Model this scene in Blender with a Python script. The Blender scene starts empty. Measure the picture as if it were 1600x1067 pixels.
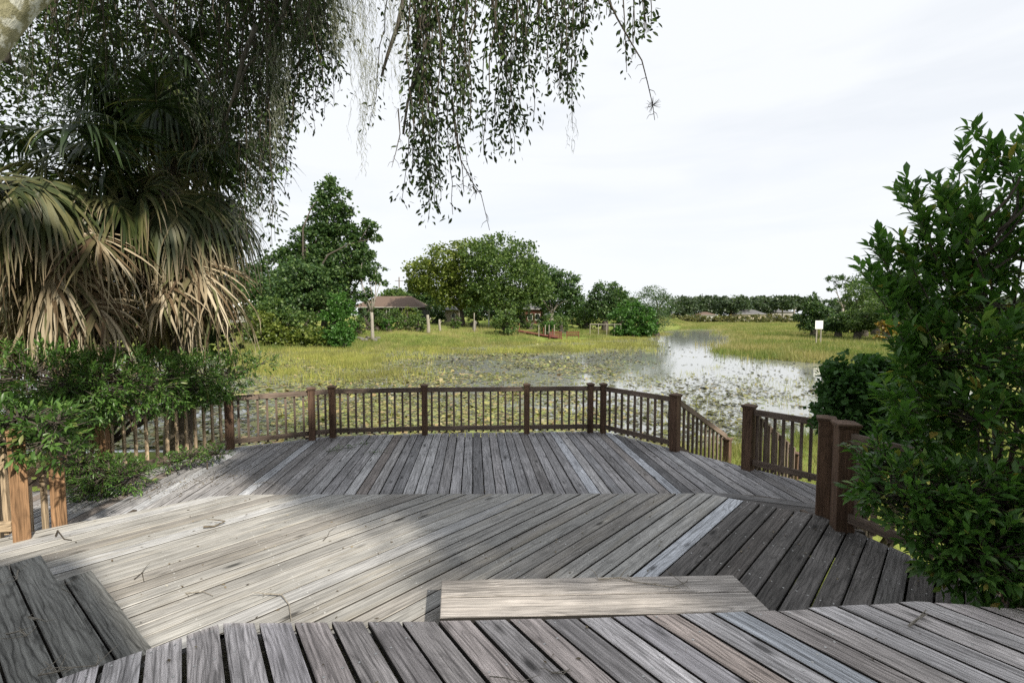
import bpy, math, random
import numpy as np
from math import radians as R_, sin, cos, pi
from mathutils import Vector

rng = np.random.default_rng(7)
random.seed(7)
S = bpy.context.scene
COL = S.collection

# ------------------------------------------------------------------ camera
F = 711.0                     # focal length in photo pixels (photo 1600 x 1067)
CZ = 3.32                     # eye height above the lake
PITCH = math.atan(41.0 / F)
Z_FAR, Z_MID, Z_STEP, Z_UP = 1.0, 1.36, 1.54, 1.72
cam = bpy.data.cameras.new('camera'); cam.sensor_width = 36; cam.lens = 36 * F / 1600
cam.clip_start = 0.05; cam.clip_end = 6000
camo = bpy.data.objects.new('camera', cam); COL.objects.link(camo)
camo.location = (0, 0, CZ); camo.rotation_euler = (pi / 2 - PITCH, 0, 0)
S.camera = camo

def ray(px, py):
    dx, dy = (px - 800) / F, (533.5 - py) / F
    return np.array([dx, cos(PITCH) + dy * sin(PITCH), -sin(PITCH) + dy * cos(PITCH)])
def gp(px, py, z):            # the point of the plane at height z seen at a photo pixel
    d = ray(px, py); t = (z - CZ) / d[2]
    return np.array([d[0] * t, d[1] * t, z])
def at(px, py, Y):            # the point at distance Y seen at a photo pixel
    d = ray(px, py); t = Y / d[1]
    return np.array([d[0] * t, Y, CZ + d[2] * t])

# ------------------------------------------------------------------ tags
def tag(o, label=None, cat=None, group=None, kind=None):
    if label: o['label'] = label
    if cat: o['category'] = cat
    if group: o['group'] = group
    if kind: o['kind'] = kind
    return o
def empty(name, loc=(0, 0, 0), rz=0.0):
    o = bpy.data.objects.new(name, None); COL.objects.link(o)
    o.location = tuple(float(v) for v in loc); o.rotation_euler = (0, 0, rz); o.empty_display_size = .1
    return o
def link(name, me, mat, parent=None):
    o = bpy.data.objects.new(name, me); COL.objects.link(o)
    if mat is not None: me.materials.append(mat)
    if parent is not None:
        o.parent = parent
        if parent.type == 'EMPTY' or parent.parent is not None or True:
            # geometry is written in world space: undo the parent's place
            bpy.context.view_layer.update() if False else None
    return o

# ------------------------------------------------------------------ mesh helpers
def mesh_np(name, V, Fc, uv=None, smooth=False):
    V = np.asarray(V, np.float32); Fc = np.asarray(Fc, np.int32)
    me = bpy.data.meshes.new(name)
    me.vertices.add(len(V)); me.vertices.foreach_set('co', V.ravel())
    m, k = Fc.shape
    me.loops.add(m * k); me.loops.foreach_set('vertex_index', Fc.ravel())
    me.polygons.add(m)
    me.polygons.foreach_set('loop_start', np.arange(0, m * k, k, dtype=np.int32))
    me.polygons.foreach_set('loop_total', np.full(m, k, np.int32))
    if uv is not None:
        l = me.uv_layers.new(name='UVMap'); l.data.foreach_set('uv', np.asarray(uv, np.float32).ravel())
    if smooth: me.polygons.foreach_set('use_smooth', np.ones(m, bool))
    me.update(calc_edges=True); me.validate()
    return me

class MB:
    """collects shapes; build() links them as ONE mesh object"""
    def __init__(s): s.v = []; s.f = []; s.uv = []; s.m2 = []; s.m3 = []
    def poly(s, pts, uv=None):
        i = len(s.v); s.v += [tuple(map(float, p)) for p in pts]
        s.f.append(tuple(range(i, i + len(pts))))
        s.uv += list(uv) if uv is not None else [(0.0, 0.0)] * len(pts)
    def face(s, idx, uv):
        s.f.append(tuple(idx)); s.uv += uv
    def box(s, c, size, ux=(1, 0, 0), uy=None, uz=None, bev=0.0, uvo=None):
        """box along three axes; the UV runs along its longest side (metres)"""
        ux = np.array(ux, float); ux /= np.linalg.norm(ux)
        if uz is None: uz = np.array([0, 0, 1.0]) if abs(ux[2]) < .9 else np.array([0, 1.0, 0])
        uz = np.array(uz, float)
        uy = np.cross(uz, ux) if uy is None else np.array(uy, float)
        uy /= np.linalg.norm(uy); uz = np.cross(ux, uy)
        A = np.array([ux, uy, uz]); h = np.array(size, float) / 2; c = np.array(c, float)
        L = int(np.argmax(size)); uvo = np.random.default_rng(len(s.v) + int(abs(c[0]) * 991)).uniform(0, 30, 2) if uvo is None else uvo
        def P(sx, sy, sz): return np.array([sx, sy, sz]) * h
        b = min(bev, h.min() * .45)
        faces = []
        base = len(s.v)
        # vertices: for every corner three inset points (chamfered box) or one
        idx = {}
        for sx in (-1, 1):
            for sy in (-1, 1):
                for sz in (-1, 1):
                    for ax in range(3 if b > 0 else 1):
                        p = P(sx, sy, sz).copy()
                        if b > 0:
                            for k in range(3):
                                if k != ax: p[k] -= np.sign(p[k]) * b
                        idx[(sx, sy, sz, ax)] = len(s.v)
                        s.v.append(tuple(c + p @ A))
        def g(k, ax): return idx[(k[0], k[1], k[2], ax if b > 0 else 0)]
        def uvof(i):
            p = A @ (np.array(s.v[i]) - c)
            o = [k for k in range(3) if k != L]
            return (float(p[L] + uvo[0]), float(p[o[0]] * .9 + p[o[1]] + uvo[1]))
        def add(ids):
            s.f.append(tuple(ids)); s.uv += [uvof(i) for i in ids]
        for ax in range(3):
            a1, a2 = (ax + 1) % 3, (ax + 2) % 3
            for sg in (-1, 1):
                q = []
                for (u, w) in ((-1, -1), (1, -1), (1, 1), (-1, 1)):
                    k = [0, 0, 0]; k[ax] = sg; k[a1] = u; k[a2] = w; q.append(g(k, ax))
                add(q if sg > 0 else q[::-1])
        if b > 0:
            for ax in range(3):                      # edges parallel to ax
                a1, a2 = (ax + 1) % 3, (ax + 2) % 3
                for u in (-1, 1):
                    for w in (-1, 1):
                        k0 = [0, 0, 0]; k0[ax] = -1; k0[a1] = u; k0[a2] = w
                        k1 = list(k0); k1[ax] = 1
                        q = [g(k0, a1), g(k1, a1), g(k1, a2), g(k0, a2)]
                        add(q if u * w < 0 else q[::-1])
            for sx in (-1, 1):
                for sy in (-1, 1):
                    for sz in (-1, 1):
                        k = (sx, sy, sz); t = [g(k, 0), g(k, 1), g(k, 2)]
                        add(t if sx * sy * sz > 0 else t[::-1])
    def bar(s, a, b, w, h, up=(0, 0, 1), bev=0.0):
        a = np.array(a, float); b = np.array(b, float); d = b - a; L = np.linalg.norm(d); d /= L
        up = np.array(up, float)
        if abs(d @ up) > .95: up = np.array([0, 1.0, 0])
        y = np.cross(up, d); y /= np.linalg.norm(y); z = np.cross(d, y)
        s.box((a + b) / 2, (L, w, h), d, y, z, bev)
    def tube(s, pts, rad, n=7, caps=True):
        pts = np.asarray(pts, float); m = len(pts)
        rad = np.full(m, rad) if np.isscalar(rad) else np.asarray(rad, float)
        T = np.gradient(pts, axis=0); T /= np.linalg.norm(T, axis=1)[:, None] + 1e-9
        ref = np.array([0, 0, 1.0]) if abs(T[0][2]) < .8 else np.array([1.0, 0, 0])
        x = np.cross(ref, T[0]); x /= np.linalg.norm(x)
        base = len(s.v); Ln = 0; ls = []
        for i in range(m):
            x = x - (x @ T[i]) * T[i]; x /= np.linalg.norm(x); y = np.cross(T[i], x)
            if i: Ln += np.linalg.norm(pts[i] - pts[i - 1])
            ls.append(Ln)
            for k in range(n):
                a = 2 * pi * k / n
                s.v.append(tuple(pts[i] + rad[i] * (cos(a) * x + sin(a) * y)))
        for i in range(m - 1):
            for k in range(n):
                k2 = (k + 1) % n
                s.f.append((base + i * n + k, base + i * n + k2, base + (i + 1) * n + k2, base + (i + 1) * n + k))
                r = rad[i]
                s.uv += [(ls[i], r * 6.28 * k / n), (ls[i], r * 6.28 * (k + 1) / n), (ls[i + 1], r * 6.28 * (k + 1) / n), (ls[i + 1], r * 6.28 * k / n)]
        if caps:
            s.f.append(tuple(base + k for k in range(n))[::-1]); s.uv += [(0, 0)] * n
            s.f.append(tuple(base + (m - 1) * n + k for k in range(n))); s.uv += [(0, 0)] * n
    def prism(s, ring, z0, z1):
        n = len(ring); i = len(s.v)
        s.v += [(float(p[0]), float(p[1]), float(z0)) for p in ring] + [(float(p[0]), float(p[1]), float(z1)) for p in ring]
        s.face(range(i + n, i + 2 * n), [(p[0], p[1]) for p in ring])
        s.face(list(range(i, i + n))[::-1], [(p[0], p[1]) for p in ring][::-1])
        for k in range(n):
            k2 = (k + 1) % n
            s.face((i + k, i + k2, i + n + k2, i + n + k), [(k, 0), (k + 1, 0), (k + 1, 1), (k, 1)])
    def build(s, name, mat, parent=None, smooth=False):
        me = bpy.data.meshes.new(name)
        off = np.array(wloc(parent)) if parent is not None else np.zeros(3)
        V = np.array(s.v, float) - off
        if parent is not None and wrot(parent):
            a = -wrot(parent); c_, s_ = cos(a), sin(a)
            V = np.stack([V[:, 0] * c_ - V[:, 1] * s_, V[:, 0] * s_ + V[:, 1] * c_, V[:, 2]], 1)
        me.from_pydata(V.tolist(), [], s.f)
        l = me.uv_layers.new(name='UVMap'); l.data.foreach_set('uv', np.array(s.uv, np.float32).ravel())
        if smooth: me.polygons.foreach_set('use_smooth', np.ones(len(s.f), bool))
        me.update()
        o = link(name, me, mat, parent)
        if s.m2 or s.m3:
            me.materials.append(M_screw); me.materials.append(M_edge)
            for k in s.m3: me.polygons[k].material_index = 2
            for k in s.m2: me.polygons[k].material_index = 1
        return o
def wloc(o):
    v = np.array(o.location)
    while o.parent is not None: o = o.parent; v = v + np.array(o.location)
    return v
def wrot(o):
    while o.parent is not None: o = o.parent
    return o.rotation_euler.z
def npobj(name, V, Fc, mat, parent=None, smooth=False, uv=None):
    if parent is not None: V = np.asarray(V) - wloc(parent)
    return link(name, mesh_np(name, V, Fc, uv, smooth), mat, parent)

# ------------------------------------------------------------------ materials
class NB:
    def __init__(s, name):
        s.m = bpy.data.materials.new(name); s.m.use_nodes = True
        s.t = s.m.node_tree; s.t.nodes.clear()
        s.out = s.t.nodes.new('ShaderNodeOutputMaterial')
    def n(s, typ, **kw):
        nd = s.t.nodes.new('ShaderNode' + typ)
        for k, v in kw.items():
            if k.startswith('i_'): s.set(nd, k[2:], v)
            else: setattr(nd, k, v)
        return nd
    def set(s, nd, key, v):
        key = key.replace('_', ' ')
        sock = nd.inputs[int(key)] if key.isdigit() else nd.inputs[key]
        if hasattr(v, 'is_output') or isinstance(v, bpy.types.NodeSocket): s.t.links.new(v, sock)
        else: sock.default_value = v
    def math(s, op, a, b=0.0, clamp=False):
        nd = s.n('Math', operation=op, use_clamp=clamp); s.set(nd, '0', a); s.set(nd, '1', b); return nd.outputs[0]
    def vmath(s, op, a, b):
        nd = s.n('VectorMath', operation=op); s.set(nd, '0', a); s.set(nd, '1', b); return nd.outputs[0]
    def noise(s, vec, scale, detail=4, rough=.55, dist=0.0):
        nd = s.n('TexNoise'); s.set(nd, 'Vector', vec); nd.inputs['Scale'].default_value = scale
        nd.inputs['Detail'].default_value = detail; nd.inputs['Roughness'].default_value = rough; nd.inputs['Distortion'].default_value = dist
        return nd.outputs['Fac']
    def ramp(s, fac, stops, interp='LINEAR'):
        nd = s.n('ValToRGB'); s.set(nd, 'Fac', fac); r = nd.color_ramp; r.interpolation = interp
        while len(r.elements) < len(stops): r.elements.new(.5)
        for e, (p, c) in zip(r.elements, stops):
            e.position = p; e.color = (c, c, c, 1) if np.isscalar(c) else (*c[:3], 1)
        return nd.outputs['Color']
    def mix(s, fac, a, b, mode='MIX'):
        nd = s.n('MixRGB', blend_type=mode); s.set(nd, 'Fac', fac)
        for k, v in (('1', a), ('2', b)):
            s.set(nd, k, (*v, 1) if isinstance(v, tuple) and len(v) == 3 else v)
        return nd.outputs[0]
    def scale(s, vec, v, loc=(0, 0, 0)):
        nd = s.n('Mapping'); s.set(nd, 'Vector', vec); nd.inputs['Scale'].default_value = v; nd.inputs['Location'].default_value = loc
        return nd.outputs[0]
    def bsdf(s, color, rough=.7, bump=None, strength=.3, dist=.01, spec=.3, **kw):
        p = s.n('BsdfPrincipled'); s.set(p, 'Base Color', (*color, 1) if isinstance(color, tuple) and len(color) == 3 else color)
        s.set(p, 'Roughness', rough); p.inputs['Specular IOR Level'].default_value = spec
        if bump is not None:
            b = s.n('Bump'); s.set(b, 'Height', bump); b.inputs['Strength'].default_value = strength; b.inputs['Distance'].default_value = dist
            s.set(p, 'Normal', b.outputs[0])
        return p
    def done(s, sh):
        s.t.links.new(sh.outputs[0] if hasattr(sh, 'outputs') else sh, s.out.inputs['Surface']); return s.m

def wood(name, stops, rough=.8, grain=.55, knots=True, blotch=.25, warm=None, ringc=.5):
    b = NB(name)
    uv = b.n('UVMap').outputs[0]
    isl = b.n('NewGeometry').outputs['Random Per Island']
    obj = b.n('TexCoord').outputs['Object']
    geo_pos = b.n('NewGeometry').outputs['Position']
    comb = b.n('CombineXYZ'); b.set(comb, 'X', b.math('MULTIPLY', isl, 37.3)); b.set(comb, 'Y', b.math('MULTIPLY', isl, 91.7)); b.set(comb, 'Z', b.math('MULTIPLY', isl, 13.1))
    p = b.vmath('ADD', uv, comb.outputs[0])
    low = b.noise(b.scale(p, (1.1, 9, 1)), 1, 3)
    # growth rings: distorted bands along the board
    sep = b.n('SeparateXYZ'); b.set(sep, '0', p)
    warp = b.noise(b.scale(p, (.8, 4.5, 1)), 1, 4, .45)
    ringv = b.math('ADD', b.math('MULTIPLY', sep.outputs['Y'], 30), b.math('MULTIPLY', warp, 15))
    ring = b.math('ADD', b.math('MULTIPLY', b.math('SINE', b.math('MULTIPLY', ringv, 6.2832)), .5), .5)
    fine = b.noise(b.scale(p, (5, 170, 1)), 1, 5, .65)
    streak = b.noise(b.scale(p, (1.5, 42, 1)), 1, 5, .65)
    base = b.ramp(isl, stops)
    g = b.ramp(fine, [(.3, .55), (.7, 1.5)])
    c = b.mix(grain, base, g, 'MULTIPLY')
    rmask = b.math('MULTIPLY', b.ramp(b.noise(b.scale(p, (.9, 5, 1), (7, 3, 0)), 1, 3), [(.35, .3), (.62, 1.0)]), min(1.0, ringc * 1.3))
    c = b.mix(rmask, c, b.ramp(ring, [(.0, .42), (.22, .92), (.6, 1.1), (1, 1.18)]), 'MULTIPLY')
    c = b.mix(.8, c, b.ramp(streak, [(.3, .55), (.5, 1.1), (.72, 1.6)]), 'MULTIPLY')
    line = b.noise(b.scale(p, (2.2, 95, 1), (1, 5, 2)), 1, 3, .6)
    c = b.mix(.75 if ringc > .4 else .5, c, b.ramp(line, [(.36, .38), (.46, .95), (.7, 1.18)]), 'MULTIPLY')
    stain = b.noise(geo_pos, 1.3, 5, .6)
    c = b.mix(blotch, c, b.ramp(stain, [(.35, .45), (.6, 1.2)]), 'MULTIPLY')
    wet = b.noise(b.scale(p, (.9, 7, 1), (3, 1, 0)), 1, 5, .7)
    c = b.mix(blotch * 1.6 if blotch < .55 else .9, c, b.ramp(wet, [(.3, .42), (.46, .95), (.7, 1.2)]), 'MULTIPLY')
    if warm:
        c = b.mix(b.ramp(low, [(.55, 0.0), (.75, .45)]), c, warm)
    h = b.math('ADD', b.math('MULTIPLY', ring, .5), b.math('ADD', fine, streak))
    if knots:
        v = b.n('TexVoronoi', feature='F1'); b.set(v, 'Vector', b.scale(p, (1.7, 5.2, 1))); v.inputs['Scale'].default_value = 1
        k = b.ramp(v.outputs['Distance'], [(.06, .16), (.09, .5), (.15, 1.0)])
        c = b.mix(.9, c, k, 'MULTIPLY')
    return b.done(b.bsdf(c, rough, h, .35, .004, spec=.25))

GREY = [(0, (.10, .098, .10)), (.14, (.21, .208, .215)), (.3, (.155, .148, .147)), (.45, (.235, .23, .235)), (.6, (.18, .176, .18)),
        (.72, (.27, .268, .272)), (.82, (.15, .128, .115)), (.92, (.23, .226, .232)), (.97, (.29, .30, .32)), (1, (.25, .25, .26))]
PALE = [(0, (.25, .235, .20)), (.2, (.33, .315, .275)), (.4, (.27, .25, .215)), (.6, (.36, .345, .305)), (.8, (.30, .29, .26)), (.94, (.35, .34, .315)), (1, (.44, .44, .44))]
GREY2 = [(0, (.13, .12, .118)), (.12, (.21, .208, .215)), (.25, (.155, .142, .136)), (.4, (.235, .23, .238)), (.52, (.18, .165, .155)), (.64, (.25, .25, .262)), (.74, (.165, .135, .115)), (.84, (.215, .212, .225)), (.93, (.19, .16, .14)), (1, (.25, .25, .26))]
M_far = wood('weathered_grey_boards', [(p, tuple(np.array(c) ** 1.2 * 2.0)) for p, c in GREY], grain=.6, blotch=.4)
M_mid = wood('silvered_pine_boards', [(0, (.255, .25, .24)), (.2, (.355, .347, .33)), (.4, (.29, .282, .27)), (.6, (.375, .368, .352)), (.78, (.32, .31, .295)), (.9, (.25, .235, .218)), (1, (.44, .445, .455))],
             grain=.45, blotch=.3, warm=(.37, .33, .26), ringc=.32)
M_up = wood('old_grey_boards', [(p, tuple(np.array(c) ** 1.2 * np.array([3.95, 3.85, 3.75]))) for p, c in GREY2], grain=.65, blotch=.4, ringc=.55)
M_middark = wood('dark_boards', [(0, (.10, .093, .088)), (.4, (.15, .14, .135)), (.7, (.115, .10, .09)), (1, (.19, .185, .185))], grain=.6, blotch=.4, ringc=.5)  # darker tone for boards right of the bleached one and the border step
M_midpale = wood('bleached_board', [(0, (.46, .48, .52)), (1, (.52, .54, .58))], grain=.4, blotch=.15)
M_tread = wood('dark_grey_treads', [(0, (.15, .15, .143)), (1, (.22, .22, .208))], grain=.5, ringc=.75, blotch=.2)
M_step = wood('newer_step_boards', [(0, (.38, .33, .295)), (1, (.45, .43, .41))], grain=.4, warm=(.50, .47, .44), blotch=.45)
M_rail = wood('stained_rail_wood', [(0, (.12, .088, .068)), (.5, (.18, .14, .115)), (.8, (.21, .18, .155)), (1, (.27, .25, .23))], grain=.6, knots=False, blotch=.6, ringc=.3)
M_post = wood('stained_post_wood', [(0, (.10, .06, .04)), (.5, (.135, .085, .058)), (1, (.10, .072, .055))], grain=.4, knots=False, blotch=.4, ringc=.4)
M_postlit = wood('sunlit_post_wood', [(0, (.22, .125, .066)), (1, (.27, .17, .095))], grain=.45, knots=False, blotch=.25, ringc=.5)  # lit copy of the post wood, sun warmth put into its colour
M_railpale = wood('pale_rail_wood', [(0, (.36, .27, .18)), (1, (.44, .36, .25))], grain=.4, knots=False, blotch=.2)  # paler rail wood for the left railings
M_joist = wood('underdeck_timber', [(0, (.09, .07, .055)), (1, (.13, .10, .08))], grain=.4, knots=False)

def leafmat(name, stops, trans=.35, rough=.45, spec=.35, tint=1.25, patch=None, tip=None):
    b = NB(name)
    isl = b.n('NewGeometry').outputs['Random Per Island']
    pos = b.n('NewGeometry').outputs['Position']
    c = b.ramp(isl, stops)
    c = b.mix(.35, c, b.ramp(b.noise(pos, 1.7, 2), [(.3, .6), (.7, 1.35)]), 'MULTIPLY')
    if tip:
        sx_ = b.n('SeparateXYZ'); b.set(sx_, '0', b.n('UVMap').outputs[0])
        c = b.mix(b.ramp(sx_.outputs['Y'], [(.6, 0), (.95, 1)]), c, tip)
    if patch: c = b.mix(b.ramp(b.noise(b.scale(pos, (1, .6, 1)), patch[1], 4, .6), [(.44, 0), (.6, .85)]), c, patch[0])
    p = b.bsdf(c, rough, spec=spec)
    t = b.n('BsdfTranslucent'); b.set(t, 'Color', b.mix(1.0, c, (tint * .95, tint * 1.1, tint * .5), 'MULTIPLY'))
    m = b.n('MixShader'); m.inputs[0].default_value = trans
    b.t.links.new(p.outputs[0], m.inputs[1]); b.t.links.new(t.outputs[0], m.inputs[2])
    return b.done(m)
L_oak = leafmat('oak_leaf', [(0, (.02, .032, .014)), (.5, (.034, .052, .021)), (.9, (.055, .085, .028)), (1, (.11, .17, .04))], .26, .62, .12)
L_laurel = leafmat('laurel_leaf', [(0, (.045, .11, .025)), (.5, (.085, .19, .042)), (.85, (.13, .26, .058)), (.955, (.21, .32, .085)), (1, (.32, .24, .06))], .36, .36, .4)
L_bush = leafmat('bush_leaf', [(0, (.04, .09, .02)), (.5, (.075, .155, .032)), (.9, (.12, .22, .05)), (1, (.22, .23, .08))], .28, .34, .4)
L_juniper = leafmat('juniper_leaf', [(0, (.035, .085, .025)), (1, (.08, .17, .05))], .25, .55, .2)
L_dark = leafmat('dark_tree_leaf', [(0, (.025, .055, .02)), (.55, (.055, .105, .034)), (1, (.125, .19, .06))], .3)
L_mid = leafmat('mid_tree_leaf', [(0, (.035, .072, .02)), (.55, (.085, .14, .036)), (1, (.17, .235, .07))], .32)
L_yellow = leafmat('yellow_green_leaf', [(0, (.065, .10, .02)), (.55, (.135, .175, .034)), (1, (.23, .26, .06))], .34)
L_bright = leafmat('bright_green_leaf', [(0, (.03, .085, .015)), (.6, (.055, .14, .022)), (1, (.09, .19, .036))], .3)
L_far = leafmat('far_tree_leaf', [(0, (.038, .062, .034)), (.6, (.06, .092, .045)), (1, (.09, .125, .06))], .25)
L_scrub = leafmat('scrub_leaf', [(0, (.08, .09, .035)), (.5, (.13, .135, .05)), (.85, (.17, .16, .07)), (1, (.24, .17, .06))], .3)
L_orange = leafmat('orange_leaf', [(0, (.24, .15, .03)), (1, (.36, .25, .05))], .3)
L_palm = leafmat('palm_green', [(0, (0.021, 0.0385, 0.0154)), (0.6, (0.042, 0.0686, 0.0252)), (0.88, (0.07, 0.098, 0.0315)), (1, (0.182, 0.175, 0.077))], .22, .4)
L_palmtip = leafmat('palm_browning', [(0, (0.031, 0.0465, 0.0161)), (0.5, (0.062, 0.0775, 0.0248)), (1, (0.1488, 0.1426, 0.062))], .22, .45, tip=(.27, .21, .135))
L_palmdead = leafmat('palm_dead', [(0, (0.081, 0.054, 0.0315)), (0.22, (0.153, 0.108, 0.063)), (0.3, (0.09, 0.099, 0.0405)), (0.42, (0.234, 0.1845, 0.117)), (0.7, (0.36, 0.297, 0.2025)), (1, (0.54, 0.468, 0.351))], .18, .7, .2, tint=1.0)
L_moss = leafmat('moss_grey', [(0, (.15, .16, .125)), (1, (.30, .31, .25))], .3, .9, .1, tint=1.0)
L_pad = leafmat('pad_leaf', [(0, (.05, .055, .025)), (.18, (.09, .08, .035)), (.2, (.13, .16, .05)), (.5, (.21, .235, .07)), (.7, (.29, .285, .09)), (.84, (.31, .25, .11)), (.94, (.24, .16, .08)), (1, (.38, .35, .19))], .1, .45, .4)
L_reed = leafmat('reed_blade', [(0, (.18, .21, .045)), (.4, (.28, .30, .07)), (.75, (.38, .36, .10)), (1, (.46, .40, .15))], .35, .6, patch=((.17, .165, .06), .22))
L_marsh = leafmat('marsh_blade', [(0, (.09, .135, .03)), (.5, (.14, .19, .045)), (.85, (.21, .225, .06)), (1, (.33, .29, .11))], .35, .6, patch=((.33, .28, .13), .16))
L_litter = leafmat('dry_leaf', [(0, (.06, .05, .035)), (.5, (.15, .115, .075)), (.85, (.30, .25, .17)), (1, (.55, .53, .47))], .1, .8)

def bark(name, c1, c2, sc=9.0, c3=None):
    b = NB(name); o = b.n('NewGeometry').outputs['Position']
    n1 = b.noise(b.scale(o, (1, 1, .35)), sc * 2, 6, .65); c = b.ramp(n1, [(.35, c1), (.65, c2)])
    if c3: c = b.mix(b.ramp(b.noise(o, sc * .8, 3), [(.5, 0), (.58, 1)]), c, c3)
    return b.done(b.bsdf(c, .9, n1, .7, .02, spec=.15))
B_oak = bark('oak_bark', (.05, .045, .037), (.12, .11, .09))
B_lichen = bark('lichen_bark', (.22, .21, .12), (.36, .34, .22), 14, (.60, .60, .52))
B_dark = bark('dark_bark', (.05, .042, .034), (.11, .095, .08))
B_grey = bark('pale_bark', (.20, .18, .155), (.36, .33, .29))
B_palm = bark('palm_bark', (.10, .085, .065), (.20, .17, .13))
B_twig = bark('twig_bark', (.20, .18, .15), (.42, .39, .34), 40)
B_twigd = bark('dark_twig_bark', (.045, .038, .03), (.10, .085, .065), 40)

def plain(name, c, rough=.7, var=.2, sc=3.0, spec=.3, metal=0):
    b = NB(name); o = b.n('NewGeometry').outputs['Position']
    col = b.mix(var, c, b.ramp(b.noise(o, sc, 4), [(.3, .5), (.7, 1.3)]), 'MULTIPLY')
    return b.done(b.bsdf(col, rough, spec=spec))
M_edge = plain('dark_board_edge', (.055, .05, .045), .95, .5, 6)  # board sides coloured darker than the tops so the gaps show
M_undershade = plain('under_deck_shade', (.018, .014, .011), .95, .4, 4)  # under-deck shade put into a near-black colour
M_screw = plain('galvanised_screw', (.62, .62, .61), .4, .5, 60, spec=.6)
P_white = plain('white_paint', (.78, .78, .75), .5, .12)
P_roof = plain('brown_shingle', (.13, .09, .068), .9, .4, 6)
P_roofgrey = plain('grey_shingle', (.13, .13, .135), .9, .3, 4)
P_wall = plain('tan_wall', (.42, .36, .29), .85, .15)
P_darkscreen = plain('porch_screen', (.035, .035, .037), .6, .2)
P_redwood = plain('red_stain', (.15, .045, .032), .7, .35, 4)
P_brick = plain('red_brick', (.09, .035, .026), .9, .35, 5)
P_glass = plain('dark_glass', (.03, .035, .04), .12, .1, spec=.6)
P_canopy = plain('white_canvas', (.72, .74, .76), .7, .1)
P_orange = plain('faded_orange_hull', (.34, .15, .09), .5, .2)
P_pole = plain('weathered_pole', (.16, .13, .10), .9, .3, 5)
P_polewhite = plain('pale_pole', (.27, .245, .20), .8, .3, 5)
P_rock = plain('dark_stone', (.16, .15, .14), .9, .5, 6)
P_siding = plain('grey_siding', (.36, .35, .33), .8, .15)

# ------------------------------------------------------------------ sky and sun
SUN = np.array([.45, -.60, .60]); SUN /= np.linalg.norm(SUN)
w = bpy.data.worlds.new('World'); S.world = w; w.use_nodes = True
nt = w.node_tree; bg = nt.nodes['Background']
sky = nt.nodes.new('ShaderNodeTexSky'); sky.sky_type = 'NISHITA'; sky.sun_disc = False
sky.sun_elevation = math.asin(SUN[2]); sky.sun_rotation = math.atan2(SUN[0], SUN[1]) % (2 * pi)
sky.air_density = 1.0; sky.dust_density = 1.2; sky.ozone_density = 1.2
tc = nt.nodes.new('ShaderNodeTexCoord'); mp = nt.nodes.new('ShaderNodeMapping'); mp.inputs['Scale'].default_value = (1.1, 1.1, 6.0); mp.inputs['Rotation'].default_value = (.08, .12, .3)
nz = nt.nodes.new('ShaderNodeTexNoise'); nz.inputs['Scale'].default_value = 1.6; nz.inputs['Detail'].default_value = 6; nz.inputs['Roughness'].default_value = .5; nz.inputs['Distortion'].default_value = .4
rp = nt.nodes.new('ShaderNodeValToRGB'); rp.color_ramp.elements[0].position = .36; rp.color_ramp.elements[0].color = (.86, .86, .86, 1)
rp.color_ramp.elements[1].position = .56; rp.color_ramp.elements[1].color = (.97, .97, .97, 1)
mx = nt.nodes.new('ShaderNodeMixRGB'); mx.inputs[2].default_value = (6.95, 7.15, 7.4, 1)
nt.links.new(tc.outputs['Generated'], mp.inputs['Vector']); nt.links.new(mp.outputs[0], nz.inputs['Vector'])
nt.links.new(nz.outputs['Fac'], rp.inputs['Fac']); nt.links.new(rp.outputs['Color'], mx.inputs[0])
nt.links.new(sky.outputs[0], mx.inputs[1]); nt.links.new(mx.outputs[0], bg.inputs['Color']); bg.inputs['Strength'].default_value = .1
sl = bpy.data.lights.new('sun', 'SUN'); sl.energy = 4.6; sl.angle = R_(1.4); sl.color = (1, .93, .80)
so = bpy.data.objects.new('sun', sl); COL.objects.link(so)
so.rotation_euler = Vector(SUN).to_track_quat('Z', 'Y').to_euler()
S.view_settings.view_transform = 'Standard'; S.view_settings.look = 'None'; S.view_settings.exposure = 0.5; S.view_settings.gamma = 1
S.cycles.max_bounces = 8; S.cycles.transparent_max_bounces = 4; S.cycles.use_denoising = False

# ------------------------------------------------------------------ decks
def clip_half(poly, n, c):      # keep points with n.p <= c
    out = []
    for i in range(len(poly)):
        a, b = poly[i - 1], poly[i]
        da, db = a @ n - c, b @ n - c
        if (da <= 0) != (db <= 0):
            out.append(a + (b - a) * (da / (da - db)))
        if db <= 0: out.append(b)
    return out
def inset(poly, d):
    n = len(poly); c = np.mean(poly, 0); out = []
    for i in range(n):
        p0, p1, p2 = poly[i - 1], poly[i], poly[(i + 1) % n]
        e1 = (p1 - p0) / (np.linalg.norm(p1 - p0) + 1e-9); e2 = (p2 - p1) / (np.linalg.norm(p2 - p1) + 1e-9)
        n1 = np.array([-e1[1], e1[0]]); n2 = np.array([-e2[1], e2[0]])
        bis = n1 + n2; L = np.linalg.norm(bis)
        bis = bis / L if L > 1e-6 else n1
        out.append(p1 + bis * min(d / max(bis @ n1, .35), 2.2 * d))
    return out
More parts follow.
